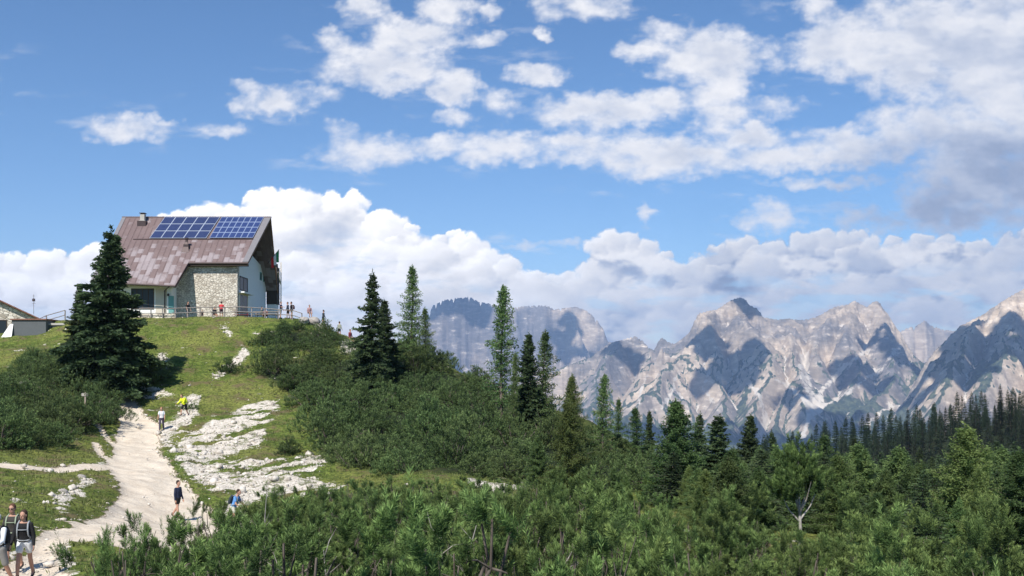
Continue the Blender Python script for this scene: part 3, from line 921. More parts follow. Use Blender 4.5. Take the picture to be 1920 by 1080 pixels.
def conifer(seed, H, Rr, kind='spruce', mat=None, low=.06, detail=1.0, shape=.85, trunk_mat=None, gaps=0.0, tuft=1.0, lean=0.0):
    """crown and trunk meshes of a conifer: whorls of branches carrying flat sprays (spruce) or tufts (larch)"""
    rng = np.random.RandomState(seed)
    VB, tubes = [], []
    zs = np.linspace(0, H, 14)
    bend = lean * (zs / H) ** 2 + .012 * H * np.sin(zs / H * 5 + seed)
    tr = np.stack([bend, .010 * H * np.cos(zs / H * 4 + seed), zs], 1)
    tubes.append(tube_arr(tr, np.maximum(.013 * H * (1 - zs / H) ** .9, .012)))
    h = low * H
    lev = 0
    asym = rng.uniform(0, 6.28)
    while h < H * .985:
        f = h / H
        Lmax = Rr * ((1 - f) ** shape) * (0.72 + 0.35 * rng.rand()) + .04 * Rr
        if kind == 'larch': Lmax *= .8 + .35 * rng.rand()
        if f < low + .12: Lmax *= .55 + .45 * (f - low) / .12
        nb = max(4, int((5 + 3 * rng.rand()) * (1.0 if kind == 'spruce' else .8)))
        a0 = rng.uniform(0, 6.28)
        for b in range(nb):
            if rng.rand() < gaps: continue
            az = a0 + 6.2832 * (b + rng.uniform(-.3, .3)) / nb
            Lb = Lmax * rng.uniform(.55, 1.18) * (1 + .13 * math.cos(az - asym))
            if Lb < .06 * Rr: continue
            up = .55 * f - (.28 if kind == 'spruce' else .10) + rng.uniform(-.12, .12)
            sag = (.34 if kind == 'spruce' else .20) * (1 - f)
            ns = max(4, int(Lb * (5.6 if kind == 'spruce' else 5.0) * detail / (H / 10) ** .5))
            s = np.linspace(0.10 if kind == 'spruce' else .18, 1.0, ns)
            c0 = np.array([np.interp(h, zs, tr[:, 0]), np.interp(h, zs, tr[:, 1]), h])
            d = np.array([math.cos(az), math.sin(az), 0])
            pz = up * s * Lb - sag * Lb * s ** 2 + (.22 * sag + .10) * Lb * s ** 4
            P = c0 + d * (s * Lb)[:, None] + np.array([0, 0, 1.0]) * pz[:, None]
            side = np.array([-math.sin(az), math.cos(az), 0])
            tubes.append(tube_arr(np.vstack([c0, P[::max(1, ns // 4)], P[-1]]), np.linspace(.0035 * H * (1 - f) + .006, .004, 2 + len(P[::max(1, ns // 4)])), 3))
            if kind == 'spruce':
                tl = Lb * .42 * (1 - s * .72) * rng.uniform(.8, 1.2, ns) + .05 * Rr
                for sg in (-1, 1, 0):
                    for rep in range(2 if detail > .6 else 1):
                        dd = d * rng.uniform(.5, .9, ns)[:, None] + side * (sg * rng.uniform(.5, 1.0, ns))[:, None]
                        dd[:, 2] += rng.uniform(-.45, .12, ns)
                        n_sub = 3 if detail > .6 else 2
                        VB.append(blades(P + rng.normal(0, .02 * Rr, (ns, 3)), dd, tl * (1 if sg else .7), tl * .26 + .02 * Rr, rng, roll=side + rng.normal(0, .8, (ns, 3)) + np.array([0, 0, .6])))
                        # second order twigs
                        for u in range(1, n_sub):
                            Q = P + nrm(dd) * (tl * u / n_sub)[:, None]
                            d2 = nrm(dd) + rng.normal(0, .55, (ns, 3)); d2[:, 2] -= .15
                            VB.append(blades(Q, d2, tl * .45, tl * .15 + .012 * Rr, rng))
            else:
                for rep in range(int(8 * detail) + 1):
                    Q = P + side * (rng.uniform(-.26, .26, ns) * Lb * (1.1 - s))[:, None] + rng.normal(0, .03 * Rr, (ns, 3))
                    Q[:, 2] -= rng.rand(ns) * .10 * Rr
                    dd = rng.normal(0, 1, (ns, 3)) + d * .5; dd[:, 2] += .1
                    VB.append(blades(Q, dd, rng.uniform(.05, .11, ns) * Rr * tuft, (.030 * Rr + .01) * tuft, rng))
        h += H * (.022 if kind == 'spruce' else .027) * rng.uniform(.75, 1.3) * (1.25 - .5 * f) / max(detail, .5) ** .5
        lev += 1
    # leader
    n = 26
    Q = np.stack([np.full(n, tr[-1, 0]), np.full(n, tr[-1, 1]), H * rng.uniform(.93, 1.01, n)], 1)
    VB.append(blades(Q, rng.normal(0, .5, (n, 3)) + np.array([0, 0, .7]), .10 * Rr, .03 * Rr, rng))
    V = np.concatenate(VB)
    return [('crown', leaf_mesh('crown', V, mat)), ('trunk', wood_mesh('trunk', tubes, trunk_mat or M_BARK))]


def mugo(seed, Rr, Hh, n_shoot, slen, sw, per, mat, stems=True, lead=0, wr=.42, outk=1.0, upk=.35, lobe=(.6, 1.05), tilt=.7, cluster=1, spread=.4, scat=.42):
    """a dwarf mountain pine: low dome of upright bottle-brush shoots on crooked stems"""
    rng = np.random.RandomState(seed)
    VB, YG, tubes = [], [], []
    nl = 5 + rng.randint(4)
    # lobes
    lobes = [(rng.normal(0, scat * Rr), rng.normal(0, scat * Rr), rng.uniform(.45, .8) * Rr, rng.uniform(*lobe) * Hh) for _ in range(nl)]
    B, T = [], []
    for _ in range(n_shoot):
        lx, ly, lr, lh = lobes[rng.randint(nl)]
        th = rng.uniform(0, 6.283); e = math.acos(rng.uniform(.0, 1.0)); k = rng.uniform(.72, 1.0) if rng.rand() < .8 else rng.uniform(.3, .7)
        o = np.array([math.cos(th) * math.sin(e), math.sin(th) * math.sin(e), math.cos(e)])
        p = np.array([lx, ly, 0]) + o * np.array([lr, lr, lh]) * k
        p[2] = max(p[2], .08)
        dr = o * np.array([tilt, tilt, .3]) + np.array([0, 0, .8]) + rng.normal(0, .3 * tilt, 3)
        B.append(p - nrm(dr) * slen * .3); T.append(nrm(dr))
    B = np.array(B); T = np.array(T)
    sl_ = slen * rng.uniform(.6, 1.35, n_shoot)
    if cluster > 1:
        B = np.repeat(B, cluster, 0) + rng.normal(0, sw * .5, (n_shoot * cluster, 3)); T = nrm(np.repeat(T, cluster, 0) + rng.normal(0, spread, (n_shoot * cluster, 3)) * [1, 1, .4]); T[:, 2] = np.abs(T[:, 2]); sl_ = np.repeat(sl_, cluster) * rng.uniform(.7, 1.2, n_shoot * cluster); n_shoot *= cluster
    if lead:
        k_ = rng.choice(n_shoot, lead, replace=False); T[k_] = nrm(T[k_] * .35 + np.array([0, 0, 1.0])); sl_[k_] *= 2.3
    for k in range(per):
        t = (k + rng.rand(n_shoot)) / per
        t = t ** .8
        a = rng.uniform(0, 6.283, n_shoot)
        ref = np.cross(T, np.array([.3, .9, .2])); ref = nrm(ref); r2 = np.cross(T, ref)
        out = ref * np.cos(a)[:, None] + r2 * np.sin(a)[:, None]
        D = out * (outk * (1.0 - .45 * t))[:, None] + T * (upk + .6 * t)[:, None]
        VB.append(blades(B + T * (sl_ * t)[:, None], D, sw * rng.uniform(.75, 1.25, n_shoot), sw * wr, rng))
        YG.append(np.clip((t - .40) * 1.7, 0, 1) ** 1.3 * rng.uniform(.3, 1, n_shoot))
    V = np.concatenate(VB)
    # stems
    for k in range(9 if stems else 5):
        lx, ly, lr, lh = lobes[rng.randint(nl)]
        e = np.array([lx + rng.normal(0, .3 * lr), ly + rng.normal(0, .3 * lr), lh * rng.uniform(.45, .66)])
        s = np.linspace(0, 1, 7)[:, None]
        c = np.array([rng.normal(0, .1), rng.normal(0, .1), -.25]) * (1 - s) + e * s
        c[:, 2] = -.25 + (e[2] + .25) * (s[:, 0] ** 1.6)
        c[1:-1] += rng.normal(0, .035 * Rr, (5, 3))
        tubes.append(tube_arr(c, np.linspace(.045, .014, 7) * (Rr / 1.2), 4))
        for _ in range(3):
            i = rng.randint(2, 6)
            q_ = c[i] + rng.normal(0, .2, 3) * Rr + np.array([0, 0, .16 * Hh])
            tubes.append(tube_arr(np.stack([c[i], (c[i] + q_) / 2 + rng.normal(0, .03, 3), q_]), [.018, .013, .008], 3))
    return [('foliage', leaf_mesh('foliage', V, mat, np.concatenate(YG))), ('stem', wood_mesh('stem', tubes, M_BARK))]


RNG = np.random.RandomState(2024)

# --- named conifers: (px, py of the foot, distance, py of the tip, half width in picture px, type, label)
PROTO = {}


def proto(key):
    if key in PROTO: return PROTO[key]
    kind, k = key
    if kind == 'big': r = conifer(401 + k, 13.0, 4.0, 'spruce', M_SPRUCE, low=.03, detail=1.25, shape=1.0, gaps=.2)
    elif kind == 'spruce': r = conifer(11 + k, 9.0, 2.25, 'spruce', M_SPRUCE, low=.05, detail=.9, shape=.95 - .08 * k, gaps=.18)
    elif kind == 'larch': r = conifer(31 + k, 9.0, 1.9, 'larch', M_LARCH, low=.14, detail=1.3, shape=.8, gaps=.14)
    elif kind == 'lightlarch': r = conifer(51 + k, 7.0, 2.3, 'larch', M_LIGHT, low=.08, detail=2.1, shape=.92, gaps=.10, tuft=.62)
    elif kind == 'fulllarch': r = conifer(71 + k, 8.0, 2.3, 'larch', M_LARCH, low=.05, detail=2.2, shape=.88, gaps=.08, tuft=.72)
    elif kind == 'mid': r = conifer(91 + k, 9.0, 1.9, 'spruce', M_SPRUCE, low=.04, detail=.6, shape=.9)
    PROTO[key] = r
    return r


PH = {'big': (13.0, 4.0), 'spruce': (9.0, 2.25), 'larch': (9.0, 1.9), 'lightlarch': (7.0, 2.3), 'fulllarch': (8.0, 2.3), 'mid': (9.0, 1.9)}
TREES = [
    (208, 735, 84, 425, 100, ('big', 0), 'large dark spruce standing left of the chalet, tip against the roof', None),
    (150, 690, 88, 535, 40, ('spruce', 1), 'shorter dark spruce pressed against the left side of the large spruce', None),
    (698, 706, 86, 508, 50, ('spruce', 0), 'dark pointed spruce on the crest right of the chalet, against white cloud', None),
    (722, 690, 91, 560, 34, ('spruce', 2), 'mid green spruce with its crown half hidden behind the dark pointed spruce', None),
    (772, 668, 97, 497, 34, ('larch', 0), 'thin see-through larch on the crest, second tall tree right of the chalet', None),
    (797, 680, 95, 575, 22, ('larch', 1), 'short thin larch close behind the right foot of the see-through larch', None),
    (942, 765, 80, 534, 44, ('larch', 2), 'tall airy larch standing alone on the slope before the flat-topped mountain', None),
    (992, 780, 78, 622, 38, ('spruce', 2), 'dark conifer just right of the lone airy larch', None),
    (1020, 785, 79, 618, 38, ('larch', 0), 'narrow dark larch, right one of the pair beside the lone airy larch', None),
    (965, 790, 76, 660, 18, ('larch', 1), 'small thin larch at the foot of the lone airy larch', None),
    (1072, 810, 74, 700, 34, ('lightlarch', 1), 'small yellow green larch on the slope right of the larch pair', None),
    (1132, 845, 76, 700, 32, ('larch', 2), 'ragged larch on the slope before the pale mountain foot', None),
    (1160, 840, 80, 745, 20, ('larch', 1), 'thin small larch right behind the ragged larch', None),
    (1193, 870, 78, 762, 26, ('larch', 0), 'dark small larch left of the dense green spruce row', None),
    (1218, 880, 80, 768, 18, ('spruce', 1), 'thin dark spruce tip between two small larches', None),
    (1266, 985, 60, 748, 52, ('fulllarch', 0), 'full green larch with a tall tip, leftmost of the row in the dip', None),
    (1312, 960, 74, 772, 32, ('spruce', 0), 'dark spruce close right of the full green larch', None),
    (1345, 975, 62, 775, 50, ('spruce', 1), 'broad dark green spruce in the middle of the row in the dip', None),
    (1408, 960, 80, 775, 34, ('spruce', 2), 'pointed dark spruce before the white scree gully', None),
    (1448, 965, 78, 806, 28, ('spruce', 0), 'lower pointed dark spruce before the pale valley floor', None),
    (1424, 1005, 50, 852, 44, ('fulllarch', 1), 'bright green larch in front of the pointed dark spruce', None),
    (1545, 975, 88, 812, 34, ('larch', 1), 'thin larch tip behind the pine with the bare forked trunk', None),
    (1488, 960, 92, 830, 26, ('larch', 0), 'small larch tip left behind the pine with the bare forked trunk', None),
    (1613, 1000, 64, 830, 60, ('fulllarch', 0), 'broad green larch right of the pine with the bare forked trunk', None),
    (1600, 990, 82, 818, 24, ('spruce', 1), 'slim dark spruce spire rising behind the broad green larch', None),
    (1655, 985, 80, 862, 20, ('spruce', 2), 'narrow dark spruce right of the broad green larch', None),
    (1578, 960, 100, 850, 40, ('mid', 0), 'blurred green conifer behind the broad green larch', None),
    (1700, 985, 86, 845, 44, ('mid', 1), 'mid green conifer left of the big pale green larch', None),
    (1806, 1060, 46, 790, 92, ('lightlarch', 0), 'big pale green larch at the right, before the wooded slope', None),
    (1885, 1050, 56, 868, 52, ('fulllarch', 1), 'dull green larch at the right edge behind the big pale green larch', None),
    (1745, 1040, 60, 880, 50, ('fulllarch', 0), 'green larch filling the gap left of the big pale green larch', None),
    (1310, 1045, 38, 905, 20, ('lightlarch', 1), 'slender young larch standing among the front pines', None),
    (1066, 1010, 50, 745, 52, ('lightlarch', 1), 'yellow green young larch on the slope right of the dwarf pine thicket', None),
    (1010, 985, 52, 815, 30, ('fulllarch', 1), 'soft green young larch at the right end of the dwarf pine thicket', None),
    (1235, 950, 66, 830, 34, ('mid', 1), 'shaded green conifer at the foot of the full green larch', None),
    (1375, 1030, 52, 880, 44, ('mid', 0), 'shaded green conifer below the broad dark green spruce', None),
    (1500, 1000, 60, 850, 42, ('mid', 1), 'shaded green conifer behind the bare forked trunk', None),
    (1680, 1050, 50, 905, 44, ('mid', 0), 'shaded green conifer in the dip under the narrow dark spruce', None),
    (1560, 1040, 54, 890, 40, ('fulllarch', 1), 'bushy green larch just right of the bare forked trunk', None),
]
def place_tree(px, py, D, tip, hw, key, label, group, name=None):
    X = (px - 960) / F * D
    z = gz(X, D)
    top = (H0 - tip) / F * D
    H = top - z
    h0, r0 = PH[key[0]]
    s = H / h0
    if 1180 < px < 1720: hw = hw * 1.25
    sr = hw / F * D / r0 * (1.12 if key[0] in ('big', 'spruce') else 1.3)
    nm = name or ({'big': 'spruce_tree', 'spruce': 'spruce_tree', 'mid': 'spruce_tree'}.get(key[0], 'larch_tree'))
    return thing_of(nm, proto(key), (X, D, z - .1), RNG.uniform(0, 6.28), (sr, sr, s), label, 'tree', group)


for t_ in TREES:
    place_tree(*t_)


# ------------------------------------------------------------------ dwarf pines, wood and small growth
def in_poly(px, py, poly): return poly_sd(np.asarray(px, float), np.asarray(py, float), poly) < 0


def scatter(poly, yr, spacing, seed, holes=(), tries=26000, pad=0):
    """ground spots inside a patch given by its outline as seen from the path's end"""
    rng = np.random.RandomState(seed)
    ys = rng.uniform(yr[0], yr[1], tries); pxs = rng.uniform(min(p[0] for p in poly), max(p[0] for p in poly), tries)
    keep = rng.rand(tries) < ys / yr[1]
    ys, pxs = ys[keep], pxs[keep]
    xs = (pxs - 960) / F * ys
    pys = H0 - F * base_z(xs, ys) / ys
    m = in_poly(pxs, pys, poly)
    for h in holes: m &= ~in_poly(pxs, pys, h)
    xs, ys, pxs, pys = xs[m], ys[m], pxs[m], pys[m]
    out = []
    gx, gy = np.empty(len(xs)), np.empty(len(xs)); n = 0
    for i in range(len(xs)):
        if n and ((gx[:n] - xs[i]) ** 2 + (gy[:n] - ys[i]) ** 2).min() < spacing ** 2: continue
        gx[n], gy[n] = xs[i], ys[i]; n += 1
        out.append((xs[i], ys[i], pxs[i], pys[i]))
    return out


MB_ = [mugo(501 + k, 2.5, 2.7, 230, .36, .11, 14, M_MUGO, wr=.36, outk=1.0, upk=.35, lobe=(.45, 1.15), tilt=.65, cluster=5, spread=.40, scat=.30) for k in range(5)]
FB_ = [mugo(551 + k, 1.25, 1.75, 34, .29, .078, 80, M_PINE, lead=9, wr=.13, outk=1.1, upk=.30, lobe=(.45, 1.3), tilt=.5, cluster=7, spread=.36) for k in range(6)]
TP_ = [mugo(581 + k, .75, 2.7, 44, .30, .080, 80, M_PINE, lead=6, wr=.13, outk=1.1, upk=.3, lobe=(.25, 1.1), tilt=.5, cluster=6, spread=.34, scat=.25) for k in range(3)]
FAR_ = [conifer(601 + k, 13.0, 2.4, 'spruce', M_FAR, low=.03, detail=.35, shape=.85 + .1 * k) for k in range(4)]

def bush(kit, x, y, s, sz, label, group, rng, name='dwarf_pine'):
    z = gz(x, y)
    return thing_of(name, kit[rng.randint(len(kit))], (x, y, z - .12), rng.uniform(0, 6.28), (s, s, sz), label, 'dwarf pine', group, tilt=.08)


rng_b = np.random.RandomState(77)
for poly, yr, sp, sd, lab, grp, s0 in (
        (HILL, (50, 108), 2.95, 1, 'dark green dwarf pine in the broad thicket right of the white scree', 'dwarf pines of the thicket right of the scree', .9),
        (HILLTOP, (92, 112), 1.6, 2, 'dark dwarf pine in the hilltop clump below the right end of the railing', 'dwarf pines on the hilltop by the terrace', .56),
        (LEFT_A, (70, 100), 1.5, 3, 'dark dwarf pine crowding round the foot of the large spruce left of the chalet', 'dwarf pines round the large spruce', .68),
        (LEFT_B, (50, 90), 2.0, 4, 'very dark dwarf pine at the left edge, above the narrow white footpath', 'dwarf pines above the footpath on the left', .85)):
    for (x, y, px_, py_) in scatter(poly, yr, sp, sd):
        s = s0 * rng_b.uniform(.7, 1.2)
        bush(MB_, x, y, s, s * rng_b.uniform(.6, 1.3), lab, grp, rng_b)
for (x, y, px_, py_) in scatter(FRONT, (13.0, 56), 1.58, 5, holes=GAP, tries=40000):
    s = rng_b.uniform(.8, 1.2)
    sz = s * rng_b.uniform(.9, 1.5)
    if px_ < 420: sz *= 1.15; s *= .8
    if px_ < 230 and y > 22 and py_ < 1085: continue
    lim = np.interp(px_, [130, 200, 280, 340, 365, 400, 440, 480, 520, 600, 800, 1100, 1300, 1420, 1440, 1560, 1580, 1900], [1008, 992, 985, 985, 955, 935, 950, 912, 905, 900, 882, 868, 905, 915, 985, 985, 925, 945])
    hm = (H0 - lim) / F * y - gz(x, y)
    sz = min(sz, hm / (2.0 if px_ > 470 else 1.5) * rng_b.uniform(.7, 1.15))
    if sz < .3 or px_ - 1.35 * s / y * F < 105: continue
    s = min(s, max(sz, .45) * 1.5)
    bush(FB_, x, y, s, sz, 'bright green mountain pine in the thicket along the bottom of the picture', 'mountain pines in the front thicket', rng_b, 'mountain_pine')
for (px_, D, s, lab) in ((432, 90, .62, 'small lone dwarf pine on the grass between two bare white scars'),
                         (352, 79, .35, 'tiny dark dwarf pine above the yellow-jacketed hiker'),
                         (540, 64, .5, 'low brownish dwarf pine on the scree near the right end of the white patch'),
                         (1090, 62, .8, 'dwarf pine below the yellow green young larch on the slope')):
    x = (px_ - 960) / F * D
    bush(MB_, x, D, s, s, lab, None, rng_b)

# taller young pines standing up out of the front thicket
rng_t = np.random.RandomState(31)
cnt = 0; tp = []
while cnt < 60:
    px_ = rng_t.uniform(520, 1925); D = rng_t.uniform(15, 36); X = (px_ - 960) / F * D
    if any((X - a) ** 2 + (D - b) ** 2 < 3.0 for a, b in tp): cnt += .01; continue
    tip = np.interp(px_, [520, 800, 1100, 1300, 1920], [895, 880, 850, 870, 885]) + rng_t.uniform(-12, 95)
    if 1425 < px_ < 1575: cnt += .01; continue
    z = gz(X, D); H = (H0 - tip) / F * D - z
    if H < 1.7 or H > 5.0: cnt += .01; continue
    tp.append((X, D)); cnt += 1
    s_ = H / 3.0
    thing_of('young_pine', TP_[rng_t.randint(3)], (X, D, z - .05), rng_t.uniform(0, 6.28), (s_ * 1.05, s_ * 1.05, s_), 'upright young pine standing taller than the front thicket around it', 'pine', 'upright young pines in the front thicket')

# conifers standing in the dip behind the named ones
rng_f = np.random.RandomState(9)
cnt = 0
spots = []
while cnt < 80:
    px_ = rng_f.uniform(1175, 1990); D = rng_f.uniform(84, 175)
    X = (px_ - 960) / F * D
    if any((X - a) ** 2 + (D - b) ** 2 < 12 for a, b in spots): continue
    line = np.interp(px_, [1175, 1230, 1500, 1650, 1800, 1990], [842, 850, 862, 858, 842, 828])
    tip = line + rng_f.uniform(-14, 40)
    H = (H0 - tip) / F * D - gz(X, D)
    if H < 4 or H > 19: cnt += .05; continue
    spots.append((X, D)); cnt += 1
    place_tree(px_, 0, D, tip, H * .24 / D * F * rng_f.uniform(.85, 1.2), [('mid', 0), ('mid', 1), ('fulllarch', 0), ('spruce', 1), ('mid', 1)][rng_f.randint(5)],
               'green conifer in the dense stand filling the dip behind the front row of trees', 'conifers filling the dip')

# young conifers nearer by, covering the lower right
cnt = 0; near_sp = []
while cnt < 95:
    px_ = rng_f.uniform(1150, 1960); D = rng_f.uniform(40, 72)
    X = (px_ - 960) / F * D
    if any((X - a) ** 2 + (D - b) ** 2 < 4.0 for a, b in near_sp): continue
    tip = rng_f.uniform(835, 945) + (30 if px_ < 1260 else 0)
    H = (H0 - tip) / F * D - gz(X, D)
    if H < 1.6 or H > 9 or (1215 < px_ < 1290 and D < 55) or (1430 < px_ < 1570 and D < 46): cnt += .02; continue
    near_sp.append((X, D)); cnt += 1
    place_tree(px_, 0, D, tip, H * .27 / D * F * rng_f.uniform(.85, 1.25), [('mid', 0), ('fulllarch', 1), ('fulllarch', 0), ('lightlarch', 1), ('mid', 1)][rng_f.randint(5)],
               'young conifer low in the lower right, between the front pines and the tall row', 'young conifers in the lower right')

# wooded slope on the right: the nearest trees one by one, the rest as one wood
far = []
rng_w = np.random.RandomState(12)
tryn = 0
fx, fy = [], []
while tryn < 9000:
    tryn += 1
    D = 180 + 250 * rng_w.rand(); px_ = rng_w.uniform(1150, 2250)
    X = (px_ - 960) / F * D
    if fx and ((np.array(fx) - X) ** 2 + (np.array(fy) - D) ** 2).min() < 4.8 ** 2: continue
    fx.append(X); fy.append(D)
fz = ground_z(np.array(fx), np.array(fy))
far = sorted([(y, x, z) for x, y, z in zip(fx, fy, fz)])
vis = [f for f in far if 1500 < 960 + F * f[1] / f[0] < 1935 and (H0 - F * (f[2] + 12) / f[0]) < 900]
rest = [f for f in far if f not in vis]
nind = vis[:175]; rest += vis[175:]
ridge = []
for k, (y, x, z) in enumerate(nind):
    s = rng_w.uniform(.55, 1.25)
    r = thing_of('spruce_tree', FAR_[k % 4], (x, y, z - .3), rng_w.uniform(0, 6.28), (s * 1.1, s * 1.1, s), 'dark spruce of the forest on the slope rising to the right edge', 'tree', 'spruces on the wooded slope at the right')
VV = []
low = [conifer(651 + k, 13.0, 2.6, 'spruce', M_FAR, low=.03, detail=.22)[0][1] for k in range(2)]
lowv = []
for me in low:
    a = np.empty(len(me.vertices) * 3, dtype=np.float32); me.vertices.foreach_get('co', a); lowv.append(a.reshape(-1, 3))
for k, (y, x, z) in enumerate(rest):
    v = lowv[k % 2]; a = rng_w.uniform(0, 6.28); s = rng_w.uniform(.55, 1.25)
    c_, s_ = math.cos(a), math.sin(a)
    VV.append(np.stack([(v[:, 0] * c_ - v[:, 1] * s_) * s * 1.1 + x, (v[:, 0] * s_ + v[:, 1] * c_) * s * 1.1 + y, v[:, 2] * s + z - .3], 1))
for me in low: bpy.data.meshes.remove(me)
if VV:
    wm = leaf_mesh('distant_wood', np.concatenate(VV), M_FAR)
    wo_ = bpy.data.objects.new('distant_wood', wm); COL.objects.link(wo_)
    tag(wo_, 'far mass of dark conifers behind and between the counted trees', 'wood', kind='stuff')


# the pine with the pale forked trunk
def forked_pine(px, D, py_top, label):
    x = (px - 960) / F * D; z0 = gz(x, D)
    H = (H0 - py_top) / F * D - z0
    rng = np.random.RandomState(88)
    tubes = [tube_arr([(0, 0, -.2), (.02, 0, .25 * H), (0, .02, .42 * H)], [.075, .062, .055], 7)]
    ends = []
    for a, h1, r1, h0_ in ((math.pi * .98, .60, .75, .34), (.1, .66, .80, .36), (.5, .74, .55, .42), (2.6, .80, .40, .42), (1.6, .86, .12, .42), (5.2, .72, .5, .42), (4.0, .64, .55, .40)):
        d = np.array([math.cos(a), math.sin(a) , 0])
        p = [np.array([0, 0, h0_ * H]), d * r1 * .55 + [0, 0, (h0_ + (h1 - h0_) * .4) * H], d * r1 + [0, 0, h1 * H]]
        tubes.append(tube_arr(p, [.042, .03, .014], 5)); ends.append(p)
    VB, YG = [], []
    n = 300
    B, T = [], []
    for _ in range(n):
        p = ends[rng.randint(len(ends))]
        c = p[1] * (1 - (t := rng.uniform(.35, 1.25))) + p[2] * t + rng.normal(0, .20, 3) + [0, 0, .12]
        B.append(c); T.append(nrm(np.array([c[0] * .5, c[1] * .5, 1.0]) + rng.normal(0, .25, 3)))
    B, T = np.array(B), np.array(T)
    for k in range(70):
        t = rng.rand(n); a = rng.uniform(0, 6.283, n)
        ref = nrm(np.cross(T, np.array([.3, .9, .2]))); r2 = np.cross(T, ref)
        out = ref * np.cos(a)[:, None] + r2 * np.sin(a)[:, None]
        VB.append(blades(B + T * (.3 * t)[:, None], out * (1 - .5 * t)[:, None] + T * (.5 + .7 * t)[:, None], .15, .018, rng)); YG.append(np.clip(t - .5, 0, 1))
    thing_of('pine_tree', [('crown', leaf_mesh('crown', np.concatenate(VB), M_PINE, np.concatenate(YG))), ('trunk', wood_mesh('trunk', tubes, M_DEAD))], (x, D, z0), .2, 1.0, label, 'tree')


forked_pine(1500, 37, 836, 'small pine with a bare pale forked trunk under a bushy green crown')


def dead_stem(px, D, py0, py1, fork, label, seed):
    x = (px - 960) / F * D; z0 = gz(x, D); top = (H0 - py1) / F * D - z0
    rng = np.random.RandomState(seed)
    p = np.array([(0, 0, -.1), (.03, 0, top * .35), (-.02 + .1 * fork, .02, top * .7), (.18 * fork, 0, top)]) 
    tubes = [tube_arr(p, [.024, .020, .014, .006], 5)]
    for k in range(5):
        t = rng.uniform(.35, .9); q_ = np.array([np.interp(t, [0, .33, .66, 1], p[:, i]) for i in range(3)])
        e = q_ + np.array([rng.uniform(-.45, .45), rng.uniform(-.3, .3), rng.uniform(.15, .5)])
        tubes.append(tube_arr([q_, (q_ + e) / 2 + rng.normal(0, .03, 3), e], [.010, .007, .003], 4))
    ob = bpy.data.objects.new('dead_stem', wood_mesh('dead_stem', tubes, M_DEAD)); COL.objects.link(ob); ob.location = (x, D, z0)
    tag(ob, label, 'dead wood')


dead_stem(494, 23, 1000, 925, .4, 'thin upright dead stem in the front pines below the blue-shirted hiker', 1)
dead_stem(535, 14.5, 1080, 1012, 1.0, 'forked bare grey branch at the bottom, right of the thin upright dead stem', 2)
dead_stem(620, 15.5, 1075, 1030, -.6, 'short bare twig in the front pines, third dead stem from the left', 3)
dead_stem(833, 17.5, 1030, 975, -.3, 'upright whitish dead stem in the middle of the front pines', 4)
dead_stem(862, 17.5, 1030, 985, 1.6, 'slanting whitish dead branch beside the upright one in the middle', 5)
dead_stem(1078, 16.5, 1060, 1035, -1.5, 'low dead twig in the front pines below the young larches', 6)


# ------------------------------------------------------------------ loose stones and turf
def stones(n, seed):
    rng = np.random.RandomState(seed)
    bm = bmesh.new(); bmesh.ops.create_icosphere(bm, subdivisions=1, radius=1.0)
    v0 = np.array([v.co[:] for v in bm.verts]); f0 = np.array([[v.index for v in f.verts] for f in bm.faces]); bm.free()
    VV, FF, o = [], [], 0
    k = 0; t = 0
    while k < n and t < 80000:
        t += 1
        y = rng.uniform(26, 106); px_ = rng.uniform(0, 720)
        x = (px_ - 960) / F * y
        s_ = float(at_grid(GSCR, x, y)); p_ = float(at_grid(GPATH, x, y))
        pr = s_ * .9 + (.07 if p_ > .5 else 0) + (.35 if .05 < p_ < .5 else 0) + .006
        if rng.rand() > pr: continue
        k += 1
        r = .022 * rng.pareto(2.0) + .024; r = min(r, .30) * (1 if p_ < .5 else .5) * (.6 if y < 34 else 1)
        a = v0 * rng.uniform(.6, 1.2, 3) * r + rng.normal(0, .13 * r, v0.shape); a[:, 2] *= .7
        VV.append(a + [x, y, float(gz(x, y)) + .15 * r]); FF.append(f0 + o); o += len(v0)
    me = bpy.data.meshes.new('loose_stones'); quick(me, np.concatenate(VV), np.concatenate(FF), smooth=False)
    me.materials.append(M_STONE)
    ob = bpy.data.objects.new('loose_stones', me); COL.objects.link(ob)
    tag(ob, 'pale limestone rubble strewn over the scree and along the path', 'stones', kind='stuff')


M_STONE = bark_mat('limestone', (0.32, 0.28, 0.23), (0.66, 0.61, 0.54), 2.5)
stones(6500, 3)


def turf(n, seed):
    rng = np.random.RandomState(seed)
    y = 14 + 92 * rng.rand(n) ** .8; px_ = rng.uniform(-60, 1500, n)
    x = (px_ - 960) / F * y
    i = np.clip(np.searchsorted(_gx, x), 0, len(_gx) - 1); j = np.clip(np.searchsorted(_gy, y), 0, len(_gy) - 1)
    bad = (GPATH[j, i] > .35) | (GLIT[j, i] > .5) | ((GSCR[j, i] > .5) & (rng.rand(n) < .9))
    x, y = x[~bad], y[~bad]
    z = ground_z(x, y); m = len(x)
    VB, YG = [], []
    for k in range(4):
        P = np.stack([x + rng.normal(0, .05, m), y + rng.normal(0, .05, m), z - .03], 1)
        D = rng.normal(0, .45, (m, 3)) + [0, 0, 1.0]
        VB.append(blades(P, D, rng.uniform(.08, .22, m), rng.uniform(.02, .05, m), rng)); YG.append(rng.rand(m) ** 2)
    me = leaf_mesh('grass', np.concatenate(VB), M_GRASS, np.concatenate(YG))
    ob = bpy.data.objects.new('grass', me); COL.objects.link(ob)
    tag(ob, 'short alpine grass tufts on the slopes', 'grass', kind='stuff')


M_GRASS = leaf_mat('grass_blades', (0.060, 0.090, 0.020), (0.17, 0.19, 0.045), tip=(0.30, 0.29, 0.10), scale=.35, rnd=0, trans=.3)
turf(42000, 8)


